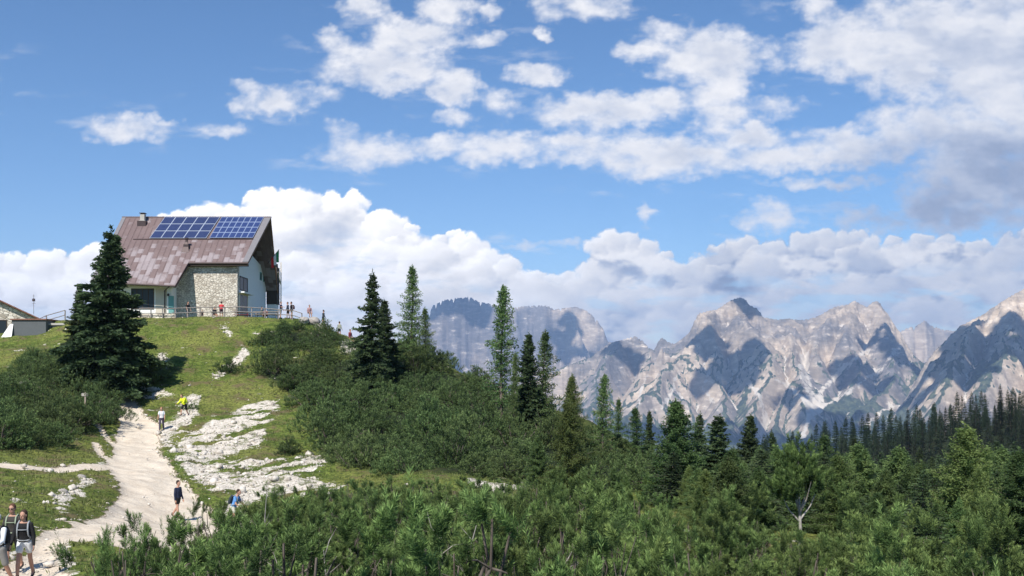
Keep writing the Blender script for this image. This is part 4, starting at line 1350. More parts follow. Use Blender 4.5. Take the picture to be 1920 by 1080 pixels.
# ------------------------------------------------------------------ hard surface helpers
def simple(name, col, rough=.8, metal=0.0, spec=.3, var=.0, scale=3.0):
    mt = bpy.data.materials.new(name); mt.use_nodes = True
    q = NT(mt.node_tree); b = q.n['Principled BSDF']
    if var:
        n = q.noise(q.new('ShaderNodeTexCoord').outputs['Object'], scale, 5, .65)
        c = q.mix(n, tuple(v * (1 - var) for v in col), tuple(min(v * (1 + var), 1) for v in col))
        q.put(b.inputs['Base Color'], c)
    else: b.inputs['Base Color'].default_value = (*col, 1)
    b.inputs['Roughness'].default_value = rough; b.inputs['Metallic'].default_value = metal; b.inputs['Specular IOR Level'].default_value = spec
    return mt


class MB:
    def __init__(s): s.V = []; s.F = []

    def poly(s, pts):
        o = len(s.V); s.V += [tuple(p) for p in pts]; s.F.append(tuple(range(o, o + len(pts)))); return s

    def box(s, x0, x1, y0, y1, z0, z1):
        o = len(s.V)
        s.V += [(x0, y0, z0), (x1, y0, z0), (x1, y1, z0), (x0, y1, z0), (x0, y0, z1), (x1, y0, z1), (x1, y1, z1), (x0, y1, z1)]
        s.F += [tuple(o + i for i in f) for f in ((0, 3, 2, 1), (4, 5, 6, 7), (0, 1, 5, 4), (1, 2, 6, 5), (2, 3, 7, 6), (3, 0, 4, 7))]
        return s

    def slab(s, quad, t):
        """a quad given counter clockwise seen from outside, made t thick inwards"""
        q = [Vector(p) for p in quad]
        n = (q[1] - q[0]).cross(q[2] - q[0]).normalized() * t
        b = [p - n for p in q]; o = len(s.V); m = len(q)
        s.V += [tuple(p) for p in q + b]
        s.F.append(tuple(range(o, o + m))); s.F.append(tuple(range(o + 2 * m - 1, o + m - 1, -1)))
        for i in range(m):
            j = (i + 1) % m
            s.F.append((o + i, o + m + i, o + m + j, o + j))
        return s

    def bar(s, a, b, w, h=None, seg=None):
        V, F_ = tube_arr([a, b], [w / 2, w / 2], seg or 4); o = len(s.V)
        s.V += [tuple(v) for v in V]; s.F += [tuple(int(i) + o for i in f) for f in F_]
        k = seg or 4
        s.F.append(tuple(range(o + k - 1, o - 1, -1))); s.F.append(tuple(range(o + k, o + 2 * k)))
        return s

    def tube(s, pts, r, seg=8):
        V, F_ = tube_arr(pts, [r] * len(pts) if not hasattr(r, '__len__') else r, seg); o = len(s.V)
        s.V += [tuple(v) for v in V]; s.F += [tuple(int(i) + o for i in f) for f in F_]
        s.F.append(tuple(range(o + seg - 1, o - 1, -1))); n = len(pts); s.F.append(tuple(range(o + (n - 1) * seg, o + n * seg)))
        return s

    def build(s, name, mat, parent=None, bevel=0.0, smooth=False):
        me = bpy.data.meshes.new(name); me.from_pydata(s.V, [], s.F)
        if bevel:
            bm = bmesh.new(); bm.from_mesh(me); bmesh.ops.bevel(bm, geom=[e for e in bm.edges if e.is_manifold and e.calc_face_angle(0) > .5], offset=bevel, segments=1, affect='EDGES', profile=.5, clamp_overlap=True); bm.to_mesh(me); bm.free()
        me.materials.append(mat); me.update()
        if smooth: me.shade_smooth()
        ob = bpy.data.objects.new(name, me); COL.objects.link(ob)
        if parent: ob.parent = parent
        return ob


# materials of the chalet
def roof_mat():
    mt = bpy.data.materials.new('copper_roof'); mt.use_nodes = True
    q = NT(mt.node_tree); b = q.n['Principled BSDF']
    P = q.new('ShaderNodeTexCoord').outputs['Object']
    x, y, z = q.sep(P)
    u = q.m('DIVIDE', q.add(x, 60.0), .62); v = q.m('DIVIDE', z, .55)
    cu = q.m('FLOOR', u)
    cell = q.xyz(cu, q.m('FLOOR', q.add(v, q.mul(q.m('FRACT', q.mul(cu, .37)), .9))), 0.0)
    wn = q.new('ShaderNodeTexWhiteNoise', noise_dimensions='2D'); q.put(wn.inputs['Vector'], cell); rn = wn.outputs['Value']
    n = q.noise(P, .38, 4, .6); n2 = q.noise(P, 3.0, 5, .7)
    base = q.mix(n2, (0.130, 0.088, 0.084), (0.215, 0.155, 0.150))
    # weathered pale sheets, mostly on the lower half of the roof
    wgt = q.add(q.mul(q.ramp(z, 9.6, 6.8), .55), q.mul(q.sub(n, .5), 1.3))
    pale = q.mul(q.ramp(q.add(q.mul(rn, .9), wgt), .74, 1.05), .50)
    c = q.mix(pale, base, (0.50, 0.455, 0.475))
    c = q.mix(q.mul(q.ramp(rn, .0, 1.0), .25), c, (0.10, 0.065, 0.065))
    fr = q.m('FRACT', u)
    seam = q.ramp(q.m('ABSOLUTE', q.sub(fr, .5)), .44, .5, 0, .5)
    c = q.mix(seam, c, (0.07, 0.045, 0.045))
    q.put(b.inputs['Base Color'], c); b.inputs['Roughness'].default_value = .6; b.inputs['Metallic'].default_value = .15
    return mt


def rubble_mat(name='rubble_stone', scale=3.1, pale=1.0):
    mt = bpy.data.materials.new(name); mt.use_nodes = True
    q = NT(mt.node_tree); b = q.n['Principled BSDF']
    P = q.vm('MULTIPLY', q.new('ShaderNodeTexCoord').outputs['Object'], (1, 1, 1.45))
    P = q.vm('ADD', P, q.vm('SCALE', q.noise(P, 1.8, 2, .5, out='Color'), scale=.22))
    rndc = q.voro(P, scale, 'F1', 'Color'); r = q.sep(rndc)[0]
    e = q.voro(P, scale, 'DISTANCE_TO_EDGE', 'Distance')
    st = q.mix(r, (0.36 * pale, 0.31 * pale, 0.25 * pale), (0.74 * pale, 0.68 * pale, 0.59 * pale))
    st = q.mix(q.ramp(q.noise(P, .45, 4, .6), .46, .62, 0, .65), st, (0.70 * pale, 0.65 * pale, 0.56 * pale))
    c = q.mix(q.ramp(e, .02, .075, 1, 0), st, (0.33 * pale, 0.29 * pale, 0.24 * pale))
    q.put(b.inputs['Base Color'], c); b.inputs['Roughness'].default_value = .92
    bp = q.new('ShaderNodeBump'); bp.inputs['Distance'].default_value = .05; bp.inputs['Strength'].default_value = .8
    q.l.new(q.ramp(e, 0, .12), bp.inputs['Height']); q.l.new(bp.outputs[0], b.inputs['Normal'])
    return mt


def planks_mat(name, a, b2):
    mt = bpy.data.materials.new(name); mt.use_nodes = True
    q = NT(mt.node_tree); b = q.n['Principled BSDF']
    P = q.new('ShaderNodeTexCoord').outputs['Object']
    y = q.sep(P)[1]
    wn = q.new('ShaderNodeTexWhiteNoise', noise_dimensions='1D'); q.put(wn.inputs['W'], q.m('FLOOR', q.m('DIVIDE', y, .16)))
    c = q.mix(q.add(q.mul(wn.outputs['Value'], .6), q.mul(q.noise(P, 4, 4, .6), .4)), a, b2)
    q.put(b.inputs['Base Color'], c); b.inputs['Roughness'].default_value = .8
    return mt


def glass_mat(name, col=(0.03, 0.04, 0.05)):
    m = simple(name, col, .3, 0, .25)
    return m


def pv_mat():
    mt = bpy.data.materials.new('photovoltaic_cells'); mt.use_nodes = True
    q = NT(mt.node_tree); b = q.n['Principled BSDF']
    P = q.new('ShaderNodeTexCoord').outputs['Object']
    x, y, z = q.sep(P)
    g = q.m('MAXIMUM', q.ramp(q.m('ABSOLUTE', q.sub(q.m('FRACT', q.m('DIVIDE', x, .156)), .5)), .45, .5), q.ramp(q.m('ABSOLUTE', q.sub(q.m('FRACT', q.m('DIVIDE', z, .110)), .5)), .45, .5))
    n = q.noise(P, 2.0, 3, .6)
    c = q.mix(n, (0.018, 0.030, 0.085), (0.035, 0.050, 0.130))
    c = q.mix(q.mul(g, .22), c, (0.25, 0.28, 0.40))
    q.put(b.inputs['Base Color'], c); b.inputs['Roughness'].default_value = .25; b.inputs['Specular IOR Level'].default_value = .5
    return mt


M_ROOF = roof_mat(); M_RUBBLE = rubble_mat(); M_HUTSTONE = rubble_mat('hut_stone', 2.2, 1.15)
M_PLASTER = simple('white_plaster', (0.88, 0.87, 0.84), .9, var=.06, scale=1.2)
M_BEIGE = simple('beige_plaster', (0.60, 0.54, 0.45), .9, var=.08, scale=1.2)
M_TIMBER = planks_mat('dark_timber', (0.035, 0.025, 0.02), (0.09, 0.06, 0.045))
M_SOFFIT = planks_mat('orange_timber', (0.22, 0.11, 0.05), (0.34, 0.18, 0.08))
M_DARKMETAL = simple('dark_metal', (0.07, 0.05, 0.05), .5, .3, var=.3)
M_VERGE = simple('grey_flashing', (0.22, 0.21, 0.22), .55, .3, var=.15)
M_GLASS = glass_mat('window_glass'); M_TEAL = simple('teal_paint', (0.16, 0.36, 0.34), .6, var=.12)
M_PV = pv_mat(); M_ALU = simple('aluminium', (0.42, 0.47, 0.56), .35, .3); M_PV2 = simple('violet_cells', (0.030, 0.050, 0.150), .3, 0, .5, var=.25)
M_WHITE = simple('white_paint', (0.80, 0.80, 0.78), .6); M_CREAM = simple('cream_trim', (0.72, 0.66, 0.55), .8)
M_GREY = simple('grey_boards', (0.11, 0.12, 0.125), .8, var=.2); M_CONC = simple('concrete', (0.42, 0.40, 0.37), .9, var=.15)
M_RAIL = simple('weathered_rail', (0.26, 0.235, 0.22), .8, var=.2); M_RUST = simple('rusty_sheet', (0.22, 0.11, 0.08), .8, var=.3)
M_REDP = simple('dark_red_paint', (0.20, 0.025, 0.03), .6); M_GREENF = simple('flag_green', (0.02, 0.25, 0.09), .8); M_REDF = simple('flag_red', (0.55, 0.03, 0.03), .8)
M_WOODP = simple('grey_bench_wood', (0.36, 0.30, 0.24), .85, var=.2)

# ------------------------------------------------------------------ the chalet (coordinates relative to its base)
OX, OY, OZ = -37.0, 118.0, 5.6
ch = empty('mountain_chalet', (OX, OY, OZ))
tag(ch, 'mountain chalet with rusty brown roof, blue solar panels and rubble stone front', 'building')
RZ, SL = 12.6, .97                       # ridge height, slope


def rz(y): return RZ - SL * abs(y)


def Xl(px, y): return (px - 960) / F * (OY + y) - OX
def Zl(py, y): return (H0 - py) / F * (OY + y) - OZ


XR, XL = Xl(508, 0), Xl(230, 0)          # ridge ends
XE = Xl(465, -6.1)                        # right end of the short eave
yA, yB0, yB1 = -6.1, -8.5, -9.0           # short eave, long eave left and right end
xM0, xM1 = Xl(354, yA), Xl(329, yB1)      # step between the two eaves
T = .16
roof = MB()
roof.slab([(XL, 0, RZ), (XL - .2, yB0, rz(yB0) + .0), (xM1, yB1, rz(yB1)), (xM0, yA, rz(yA)), (XE, yA, rz(yA)), (XR, 0, RZ)], T)
roof.slab([(XR, .002, RZ - .002), (XE, 8.2, rz(8.2)), (XL - .2, 8.2, rz(8.2)), (XL, .002, RZ - .002)], T)
roof.box(XL - .03, XR + .03, -.14, .14, RZ - .10, RZ + .05)
# standing seams
x = XL + .31
while x < XR - .2:
    ye = yB0 + (yB1 - yB0) * (x - XL) / (xM1 - XL) if x < xM1 else (yA if x > xM0 else yB1 + (yA - yB1) * (x - xM1) / (xM0 - xM1))
    if x > XE: ye = yA * (XR - x) / (XR - XE)
    n = Vector((0, -SL, 1)).normalized() * .035
    a, b = Vector((x, -.2, rz(.2))) , Vector((x, ye + .06, rz(ye + .06)))
    roof.slab([a + n + Vector((-.014, 0, 0)), b + n + Vector((-.014, 0, 0)), b + n + Vector((.014, 0, 0)), a + n + Vector((.014, 0, 0))], .034)
    x += .62
rf = roof.build('roof', M_ROOF, ch)
# verge flashing, fascia and gutters
vg = MB()
n = Vector((0, -SL, 1)).normalized() * .05
vg.slab([Vector((XL - .02, -.05, rz(.05))) + n, Vector((XL - .22, yB0, rz(yB0))) + n, Vector((XL + .25, yB0, rz(yB0))) + n, Vector((XL + .42, -.05, rz(.05))) + n], .1)
vg.build('verge_flashing', M_VERGE, rf); vg = MB()
vg.slab([Vector((XR - .75, -.05, rz(.05))) + n, Vector((XE - .62, yA, rz(yA))) + n, Vector((XE + .02, yA, rz(yA))) + n, Vector((XR + .02, -.05, rz(.05))) + n], .1)
vg.build('verge_flashing', M_VERGE, rf)
gt = MB()
gt.bar((XL - .2, yB0 - .07, rz(yB0) - .10), (xM1, yB1 - .07, rz(yB1) - .10), .18, seg=8)
gt.bar((xM0, yA - .07, rz(yA) - .12), (XE, yA - .07, rz(yA) - .12), .18, seg=8)
gt.slab([(xM0 + .02, yA, rz(yA) + .03), (xM1 + .02, yB1, rz(yB1) + .03), (xM1 + .02, yB1, rz(yB1) - .30), (xM0 + .02, yA, rz(yA) - .30)], .06)
gt.build('gutter', M_DARKMETAL, rf)
# orange underside strip on the far verge
sf = MB()
sf.slab([(XR + .01, .05, RZ - .05), (XR + .01, .05, RZ - .34), (XE + .01, 8.2, rz(8.2) - .30), (XE + .01, 8.2, rz(8.2) - .02)], .08)
sf.slab([(XR + .012, -.02, RZ - .02), (XE + .012, yA, rz(yA) - .02), (XE + .012, yA, rz(yA) - .26), (XR + .012, -.02, RZ - .30)], .08)
sf.build('barge_board', M_SOFFIT, rf)

# walls
xW = Xl(445, -5.4)                        # east wall plane
wl = MB()
yF0, yF1 = -7.0, -5.4
wl.box(XL + .9, Xl(331, yF1), yF0, 7.0, 0 - 1.2, rz(yF0) - .25)                  # left wing
pw_ = MB()
wx0 = xW - 5.6
# gable block: pentagon prism up to roof
prof = [(yF1 + .35, -1.2), (7.6, -1.2), (7.6, rz(7.6) - .2), (5.0, rz(5.0) - .2), (-.3, 8.45), (-1.2, 8.0), (-2.8, 8.6), (yF1 + .35, rz(yF1 + .35) - .2)]
o = len(wl.V)
wl.V += [(xW, y, z) for y, z in prof] + [(xW - .4, y, z) for y, z in prof]
m_ = len(prof)
wl.F.append(tuple(range(o, o + m_))); wl.F.append(tuple(range(o + 2 * m_ - 1, o + m_ - 1, -1)))
for i in range(m_):
    j = (i + 1) % m_; wl.F.append((o + i, o + m_ + i, o + m_ + j, o + j))
wl.box(XL + .9, xW - .42, -4.6, 7.2, -1.2, 7.0)                                   # body behind the fronts
wl.build('wall', M_PLASTER, ch)
# west gable triangle and east dark timber gable
tg = MB()
tg.slab([(xW - .5, -6.0, rz(6.0) - .22), (xW - .5, 7.9, rz(7.9) - .22), (xW - .5, 0, RZ - .22)], .2)
tg.slab([(XL + 1.2, 7.0, rz(7.0) - .22), (XL + 1.2, -7.0, rz(7.0) - .22), (XL + 1.2, 0, RZ - .22)], .2)
tg.build('timber_gable', M_TIMBER, ch)
# stone front
st = MB()
st.box(Xl(331, yF1), xW + .003, yF1, -4.65, -1.2, rz(yF1) - .24)
st.build('stone_wall', M_RUBBLE, ch)
mw = MB(); mw.box(xM0 - .35, XE - .1, yA + .25, yF1 - .02, rz(yA) - .42, rz(yA) - .16); mw.build('eave_beam', M_TIMBER, ch)


def window(x0, x1, z0, z1, y, parent, mullions=1, frame=M_TIMBER, glass=M_GLASS, fw=.09, name='window', side='front'):
    """front windows face -Y at y; side windows face +X with x0, x1 as their extent in y"""
    f = MB()
    def bx(mb, a0, a1, b0, b1, d0, d1):
        if side == 'front': mb.box(a0, a1, y - d1, y - d0, b0, b1)
        else: mb.box(y + d0, y + d1, a0, a1, b0, b1)
    bx(f, x0, x1, z1 - fw, z1, -.04, .05); bx(f, x0, x1, z0, z0 + fw, -.04, .05)
    bx(f, x0, x0 + fw, z0 + fw, z1 - fw, -.04, .05); bx(f, x1 - fw, x1, z0 + fw, z1 - fw, -.04, .05)
    for k in range(mullions):
        c = x0 + (x1 - x0) * (k + 1) / (mullions + 1)
        bx(f, c - fw / 2, c + fw / 2, z0 + fw, z1 - fw, -.03, .035)
    fo = f.build(name, frame, parent)
    g = MB(); bx(g, x0 + fw * .5, x1 - fw * .5, z0 + fw * .5, z1 - fw * .5, .004, .014)
    g.build('pane', glass, fo)
    return fo


# front of the left wing
y = yF0
bg_ = MB(); bg_.box(Xl(292, y), Xl(313, y), y - .05, y + .02, -.6, Zl(541, y)); bg_.build('pilaster', M_BEIGE, ch)
window(Xl(246, y), Xl(289, y), Zl(580, y), Zl(541, y), y, ch, 3)
lt = MB(); lt.box(Xl(240, y), Xl(330, y), y - .09, y - .002, Zl(541, y) + .02, Zl(536, y)); lt.build('cornice', M_WHITE, ch)
dr = MB(); dr.box(Xl(316, y), Xl(326, y), y - .06, y + .02, -.1, Zl(555, y)); dro = dr.build('door', M_TEAL, ch)
hd = MB(); hd.box(Xl(324.2, y), Xl(324.9, y), y - .12, y - .06, .9, 1.1); hd.build('handle', M_DARKMETAL, dro)
lm = MB(); lm.box(Xl(315, y), Xl(318, y), y - .28, y - .07, Zl(556, y) + .05, Zl(551, y)); lm.bar((Xl(316.5, y), y - .0, Zl(550, y)), (Xl(316.5, y), y - .2, Zl(550, y)), .05); lm.build('wall_lamp', M_DARKMETAL, ch)
dp = MB(); dp.tube([(xM1 - .1, yB1 - .05, rz(yB1) - .2), (Xl(327, y), y - .75, Zl(534, y)), (Xl(309.5, y), y - .12, Zl(545, y)), (Xl(309.5, y), y - .12, -.9)], .06, 6); dp.build('downpipe', M_DARKMETAL, ch)
# east wall: two big windows near the front corner, two small ones, far porch
def Yp(px): return (xW + OX) * F / (px - 960) - OY
def Ze(py, y): return (H0 - py) / F * (OY + y) - OZ
ya, yb = Yp(449), Yp(464)
window(ya, yb, Ze(541, ya) - .15, Ze(517, ya) , xW, ch, 1, side='side')
window(ya, yb, .2, Ze(550, ya), xW, ch, 1, side='side', frame=M_CREAM, name='glass_door')
cn = MB(); cn.box(xW + .002, xW + .62, ya - .25, yb + .35, Ze(549, ya) - .02, Ze(549, ya) + .16); cn.build('canopy_slab', M_WHITE, ch)
s1, s2 = Yp(487), Yp(490.5)
window(s1, s2, Ze(525, s1), Ze(510, s1), xW, ch, 0, side='side', frame=M_TEAL)
s1, s2 = Yp(493), Yp(497)
window(s1, s2, Ze(528, s1), Ze(514, s1), xW, ch, 0, side='side', frame=M_TEAL)
gw = MB(); gw.box(xW - .48, xW - .36, -.55, .75, 9.75, 10.75); gwo = gw.build('gable_window', M_WHITE, ch)
gp = MB(); gp.box(xW - .36, xW - .35, -.40, .60, 9.9, 10.6); gp.build('pane', simple('pale_glass', (.55, .6, .62), .2), gwo)
# porch volume at the far end
yp0, yp1 = Yp(499.5), 9.4
pc = MB(); pc.box(xW + .004, xW + 1.3, yp0, yp1, 3.0, 7.6); pc.box(xW + .004, xW + 1.1, yp0 + .05, yp1, 7.6, 8.1); pc.build('timber_bay', M_TIMBER, ch)
pb_ = MB(); pb_.box(xW + .004, xW + 1.2, yp0 + .1, yp1 - .1, -1.0, 2.98); pb_.build('porch_base', M_PLASTER, ch)
br = MB()
br.bar((xW + 1.36, yp0 + .2, 7.0), (xW + 1.36, yp0 + 1.8, 5.6), .16); br.bar((xW + 1.38, yp0 + 1.9, 3.0), (xW + 1.38, yp0 + 1.9, 8.4), .16)
br.build('brace', M_CREAM, ch)
# chimney and vent
cx_ = Xl(268, -.8)
cm = MB(); cm.box(cx_ - .36, cx_ + .36, -1.15, -.45, RZ - 1.6, RZ - .55); cm.box(cx_ - .25, cx_ + .25, -1.05, -.5, RZ - .55, RZ + .18)
cho = cm.build('chimney', M_CONC, rf)
cc = MB(); cc.box(cx_ - .31, cx_ + .31, -1.15, -.4, RZ + .27, RZ + .34); cc.box(cx_ - .26, cx_ - .18, -.85, -.7, RZ + .18, RZ + .27); cc.box(cx_ + .18, cx_ + .26, -.85, -.7, RZ + .18, RZ + .27); cc.box(cx_ - .5, cx_ + .5, -1.3, -.35, RZ - 1.35, RZ - .62)
cc.build('chimney_hood', M_DARKMETAL, ch)
vy = -4.35; vx = Xl(350, vy)
vt = MB(); vt.slab([(vx - .42, vy - .5, rz(vy - .5) + .02), (vx + .42, vy - .5, rz(vy - .5) + .02), (vx + .12, vy - .12, rz(vy) + .75), (vx - .12, vy - .12, rz(vy) + .75)], .02)
vt.box(vx - .28, vx + .28, vy - .3, vy + .25, rz(vy) - .4, rz(vy) + .45); vt.box(vx - .11, vx + .11, vy - .1, vy + .12, rz(vy) + .45, rz(vy) + 1.1); vt.box(vx - .2, vx + .2, vy - .18, vy + .2, rz(vy) + 1.1, rz(vy) + 1.2)
vt.build('roof_vent', M_DARKMETAL, ch)


def panel_array(xa0, xa1, ytop, ybot, nx, ny, skew, cell, frame, gap):
    nv = Vector((0, -SL, 1)).normalized()
    for i in range(nx):
        for j in range(ny):
            def pt(u, v, off):
                yy = ytop + (ybot - ytop) * v
                x = xa0 + (xa1 - xa0) * u + skew * (.5 - v)
                return Vector((x, yy, rz(yy))) + nv * off
            u0, u1 = i / nx + gap / nx, (i + 1) / nx - gap / nx; v0, v1 = j / ny + gap / ny, (j + 1) / ny - gap / ny
            q0 = [pt(i / nx, j / ny, .13), pt(i / nx, (j + 1) / ny, .13), pt((i + 1) / nx, (j + 1) / ny, .13), pt((i + 1) / nx, j / ny, .13)]
            q1 = [pt(u0, v0, .142), pt(u0, v1, .142), pt(u1, v1, .142), pt(u1, v0, .142)]
            # frame carries the pane
            fr = MB().slab(q0, .04).build('solar_panel', frame, ch)
            MB().slab(q1, .008).build('pane', cell, fr)


panel_array(Xl(293, -1.7) + .1, Xl(397, -1.7) + .15, -.12, -3.05, 5, 3, .75, M_PV, M_ALU, .042)
panel_array(Xl(404, -1.7) - .0, Xl(486, -1.7) - .1, -.12, -3.0, 7, 4, .55, M_PV2, simple('violet_frame', (.24, .30, .44), .4, .2), .075)
ln_ = MB(); ln_.slab([Vector((Xl(250, -3.1), -3.12, rz(3.12) + .09)), Vector((Xl(250, -3.1), -3.2, rz(3.2) + .09)), Vector((XR - 1.2, -3.2, rz(3.2) + .09)), Vector((XR - 1.2, -3.12, rz(3.12) + .09))], .08); ln_.build('snow_guard', M_DARKMETAL, rf)

# flag hanging from a pole on the gable
fl = empty('flag', (OX + XR + .2, OY + 1.2, OZ + 8.2))
tag(fl, 'green white and red flag hanging on its pole at the gable end of the chalet', 'flag')
MB().tube([(-.9, 0, -.9), (.45, .15, .8)], .035, 6).build('pole', M_DARKMETAL, fl)
for k, m_c in enumerate((M_GREENF, M_WHITE, M_REDF)):
    f = MB(); x0 = .42 - .30 * k
    for j in range(6):
        za, zb = .72 - .32 * k - j * .24, .72 - .32 * k - (j + 1) * .24
        w0, w1 = .04 * math.sin(j * 1.3 + k), .04 * math.sin((j + 1) * 1.3 + k)
        f.slab([(x0, .15 + w0, za), (x0, .15 + w1, zb), (x0 - .30, .12 + w1, zb - .02), (x0 - .30, .12 + w0, za - .32 if j == 0 else za)], .012)
    f.build('cloth_stripe', m_c, fl)

# ------------------------------------------------------------------ terrace rail
def railing(pts, label, h=1.0, name='railing'):
    g0 = pts[0]
    r = empty(name, (g0[0], g0[1], gz(*g0[:2])))
    tag(r, label, 'railing')
    base = Vector(r.location)
    tops = []
    for (x, y) in pts:
        z = gz(x, y)
        p = MB(); p.box(x - base.x - .05, x - base.x + .05, y - base.y - .05, y - base.y + .05, z - base.z - .3, z - base.z + h); p.build('post', M_RAIL, r)
        tops.append(Vector((x - base.x, y - base.y, z - base.z + h)))
    for dz in (-.02, -.52):
        m_ = MB()
        for a, b in zip(tops[:-1], tops[1:]):
            m_.bar(a + Vector((0, -.07, dz)), b + Vector((0, -.07, dz)), .085)
        m_.build('rail', M_RAIL, r)
    return r


def PX(px, D): return ((px - 960) / F * D, D)


railing([PX(px, 104.6) for px in (262, 283, 305, 329, 352, 375, 398, 421, 443, 472, 497, 522, 548, 566)], 'long weathered wooden railing along the terrace in front of the chalet')
railing([PX(px, 106) for px in (57, 87, 122)], 'short railing above the small slab left of the big spruce', h=1.1)
rw = MB(); x0, x1 = PX(256, 104.9)[0], PX(330, 104.9)[0]
zt = gz(x0 + 2, 104.9)
rwo = rubble_mat('terrace_wall_stone', 2.0, 1.1)
rw.box(x0, x1, 104.75, 105.3, zt - 1.0, zt + .42); rw_ = rw.build('retaining_wall', rwo)
tag(rw_, 'low pale stone retaining wall under the left end of the terrace railing', 'wall')

# ------------------------------------------------------------------ stone hut and shed at the far left
hx = PX(-62, 112)[0]; hz = 3.4
hut = empty('stone_hut', (hx, 112, hz), R(28)); tag(hut, 'old rubble stone hut with a sloping dark roof edge, cut by the left edge', 'building')
xe = (PX(74, 112)[0] - hx) / 1.12; z0h = (H0 - 562) / F * 112 - hz; zr = (H0 - 594) / F * 112 - hz
slp = (z0h - zr) / (PX(74, 112)[0] - PX(0, 112)[0]) * 1.12; zp = zr + slp * xe
w_ = MB()
pr = [(-xe, -2.0), (xe, -2.0), (xe, zr - .12), (0, zp - .12), (-xe, zr - .12)]
o = 0
w_.V += [(a, 0, b) for a, b in pr] + [(a, 7, b) for a, b in pr]
w_.F.append((0, 1, 2, 3, 4)); w_.F.append((9, 8, 7, 6, 5))
for i in range(5):
    j = (i + 1) % 5; w_.F.append((i, 5 + i, 5 + j, j))
w_.build('wall', M_HUTSTONE, hut)
r_ = MB(); r_.slab([(0, -.5, zp + .06), (xe + .5, -.5, zr - .5 * slp + .06), (xe + .5, 7.5, zr - .5 * slp + .06), (0, 7.5, zp + .06)], .14)
r_.slab([(-.002, 7.5, zp + .06), (-xe - .5, 7.5, zr - .5 * slp + .06), (-xe - .5, -.5, zr - .5 * slp + .06), (-.002, -.5, zp + .06)], .14)
r_.build('roof', M_RUST, hut)
window(PX(-12, 112)[0] - hx, PX(5, 112)[0] - hx, .9, 2.6, 0, hut, 0)
an = empty('antenna', (PX(51, 111)[0], 112.5, hz + zr + .6)); tag(an, 'thin roof antenna on the slope of the stone hut', 'antenna')
MB().tube([(0, 0, -.3), (0, 0, 1.9)], .02, 5).build('mast', M_DARKMETAL, an)
q_ = MB()
for k in range(4): q_.bar((-.22 + .03 * k, 0, .9 + .28 * k), (.22 - .03 * k, 0, .9 + .28 * k), .02)
q_.bar((0, -.05, .9), (0, .3, 1.1), .02); q_.build('aerial', M_DARKMETAL, an)
q_ = MB(); q_.box(-.14, .14, -.06, .06, 1.15, 1.42); q_.build('receiver_box', M_DARKMETAL, an)

sh0, sh1 = PX(22, 104)[0], PX(86, 104)[0]
zs0 = (H0 - 634) / F * 104; zs1 = (H0 - 598) / F * 104
shd = empty('shed', (sh0, 104, zs0)); tag(shd, 'flat-roofed dark grey shed in front of the stone hut', 'shed')
L_ = sh1 - sh0
MB().box(0, L_, 0, 3.2, -1.0, zs1 - zs0 - .12).build('wall', M_GREY, shd)
MB().box(-.12, L_ + .12, -.15, 3.3, zs1 - zs0 - .12, zs1 - zs0 + .02).build('roof', M_RUST, shd, bevel=.02)
sl_ = empty('leaning_panel', (PX(14, 103.6)[0], 103.9, zs0)); tag(sl_, 'white sheet leaning against the left end of the grey shed', 'panel')
MB().slab([(-.75, -.4, -.15), (.42, -.4, -.15), (.42, .05, 1.45), (.1, .05, 1.45)], .04).build('sheet', M_WHITE, sl_)
pl0, pl1 = PX(87, 104.6)[0], PX(121, 104.6)[0]; zp0 = (H0 - 612) / F * 104.6
plo = empty('concrete_slab', (pl0, 104.6, zp0)); tag(plo, 'low concrete slab on a dark gap between the grey shed and the big spruce', 'slab')
MB().box(0, pl1 - pl0, 0, 2.5, .12, .34).build('top', M_CONC, plo, bevel=.02); MB().box(.1, pl1 - pl0 - .1, .15, 2.3, -.8, .12).build('base', M_GREY, plo)

# ------------------------------------------------------------------ signpost, table, bicycle
sp_x, sp_y = PX(160, 71); sz_ = gz(sp_x, sp_y)
sg = empty('signpost', (sp_x, sp_y, (H0 - 762) / F * 71)); tag(sg, 'small pale wooden trail sign on a post among the dark pines at the left', 'sign')
MB().box(-.045, .045, -.045, .045, -1.2, 1.0).build('post', M_WOODP, sg)
MB().box(-.24, .22, -.08, -.05, .72, .92).build('board', simple('pale_board', (.40, .37, .32), .8, var=.1), sg, bevel=.01)


def table_set(px, D, mat, label, w=1.7):
    x, y = PX(px, D); t = empty('picnic_table', (x, y, gz(x, y))); tag(t, label, 'table')
    MB().box(-w / 2, w / 2, -.38, .38, .72, .77).build('tabletop', mat, t, bevel=.01)
    for s in (-1, 1):
        MB().box(-w / 2, w / 2, s * .72 - .13, s * .72 + .13, .43, .47).build('bench_seat', mat, t, bevel=.01)
        lg = MB(); xx = s * (w / 2 - .25)
        lg.bar((xx, -.6, 0), (xx, -.2, .72), .07); lg.bar((xx, .6, 0), (xx, .2, .72), .07); lg.bar((xx, -.75, .41), (xx, .75, .41), .06)
        lg.build('leg', mat, t)


table_set(455, 106.2, M_REDP, 'dark red picnic table on the terrace by the glass door')
table_set(500, 106.0, M_WOODP, 'long grey wooden table on the terrace right of the red one', 2.6)

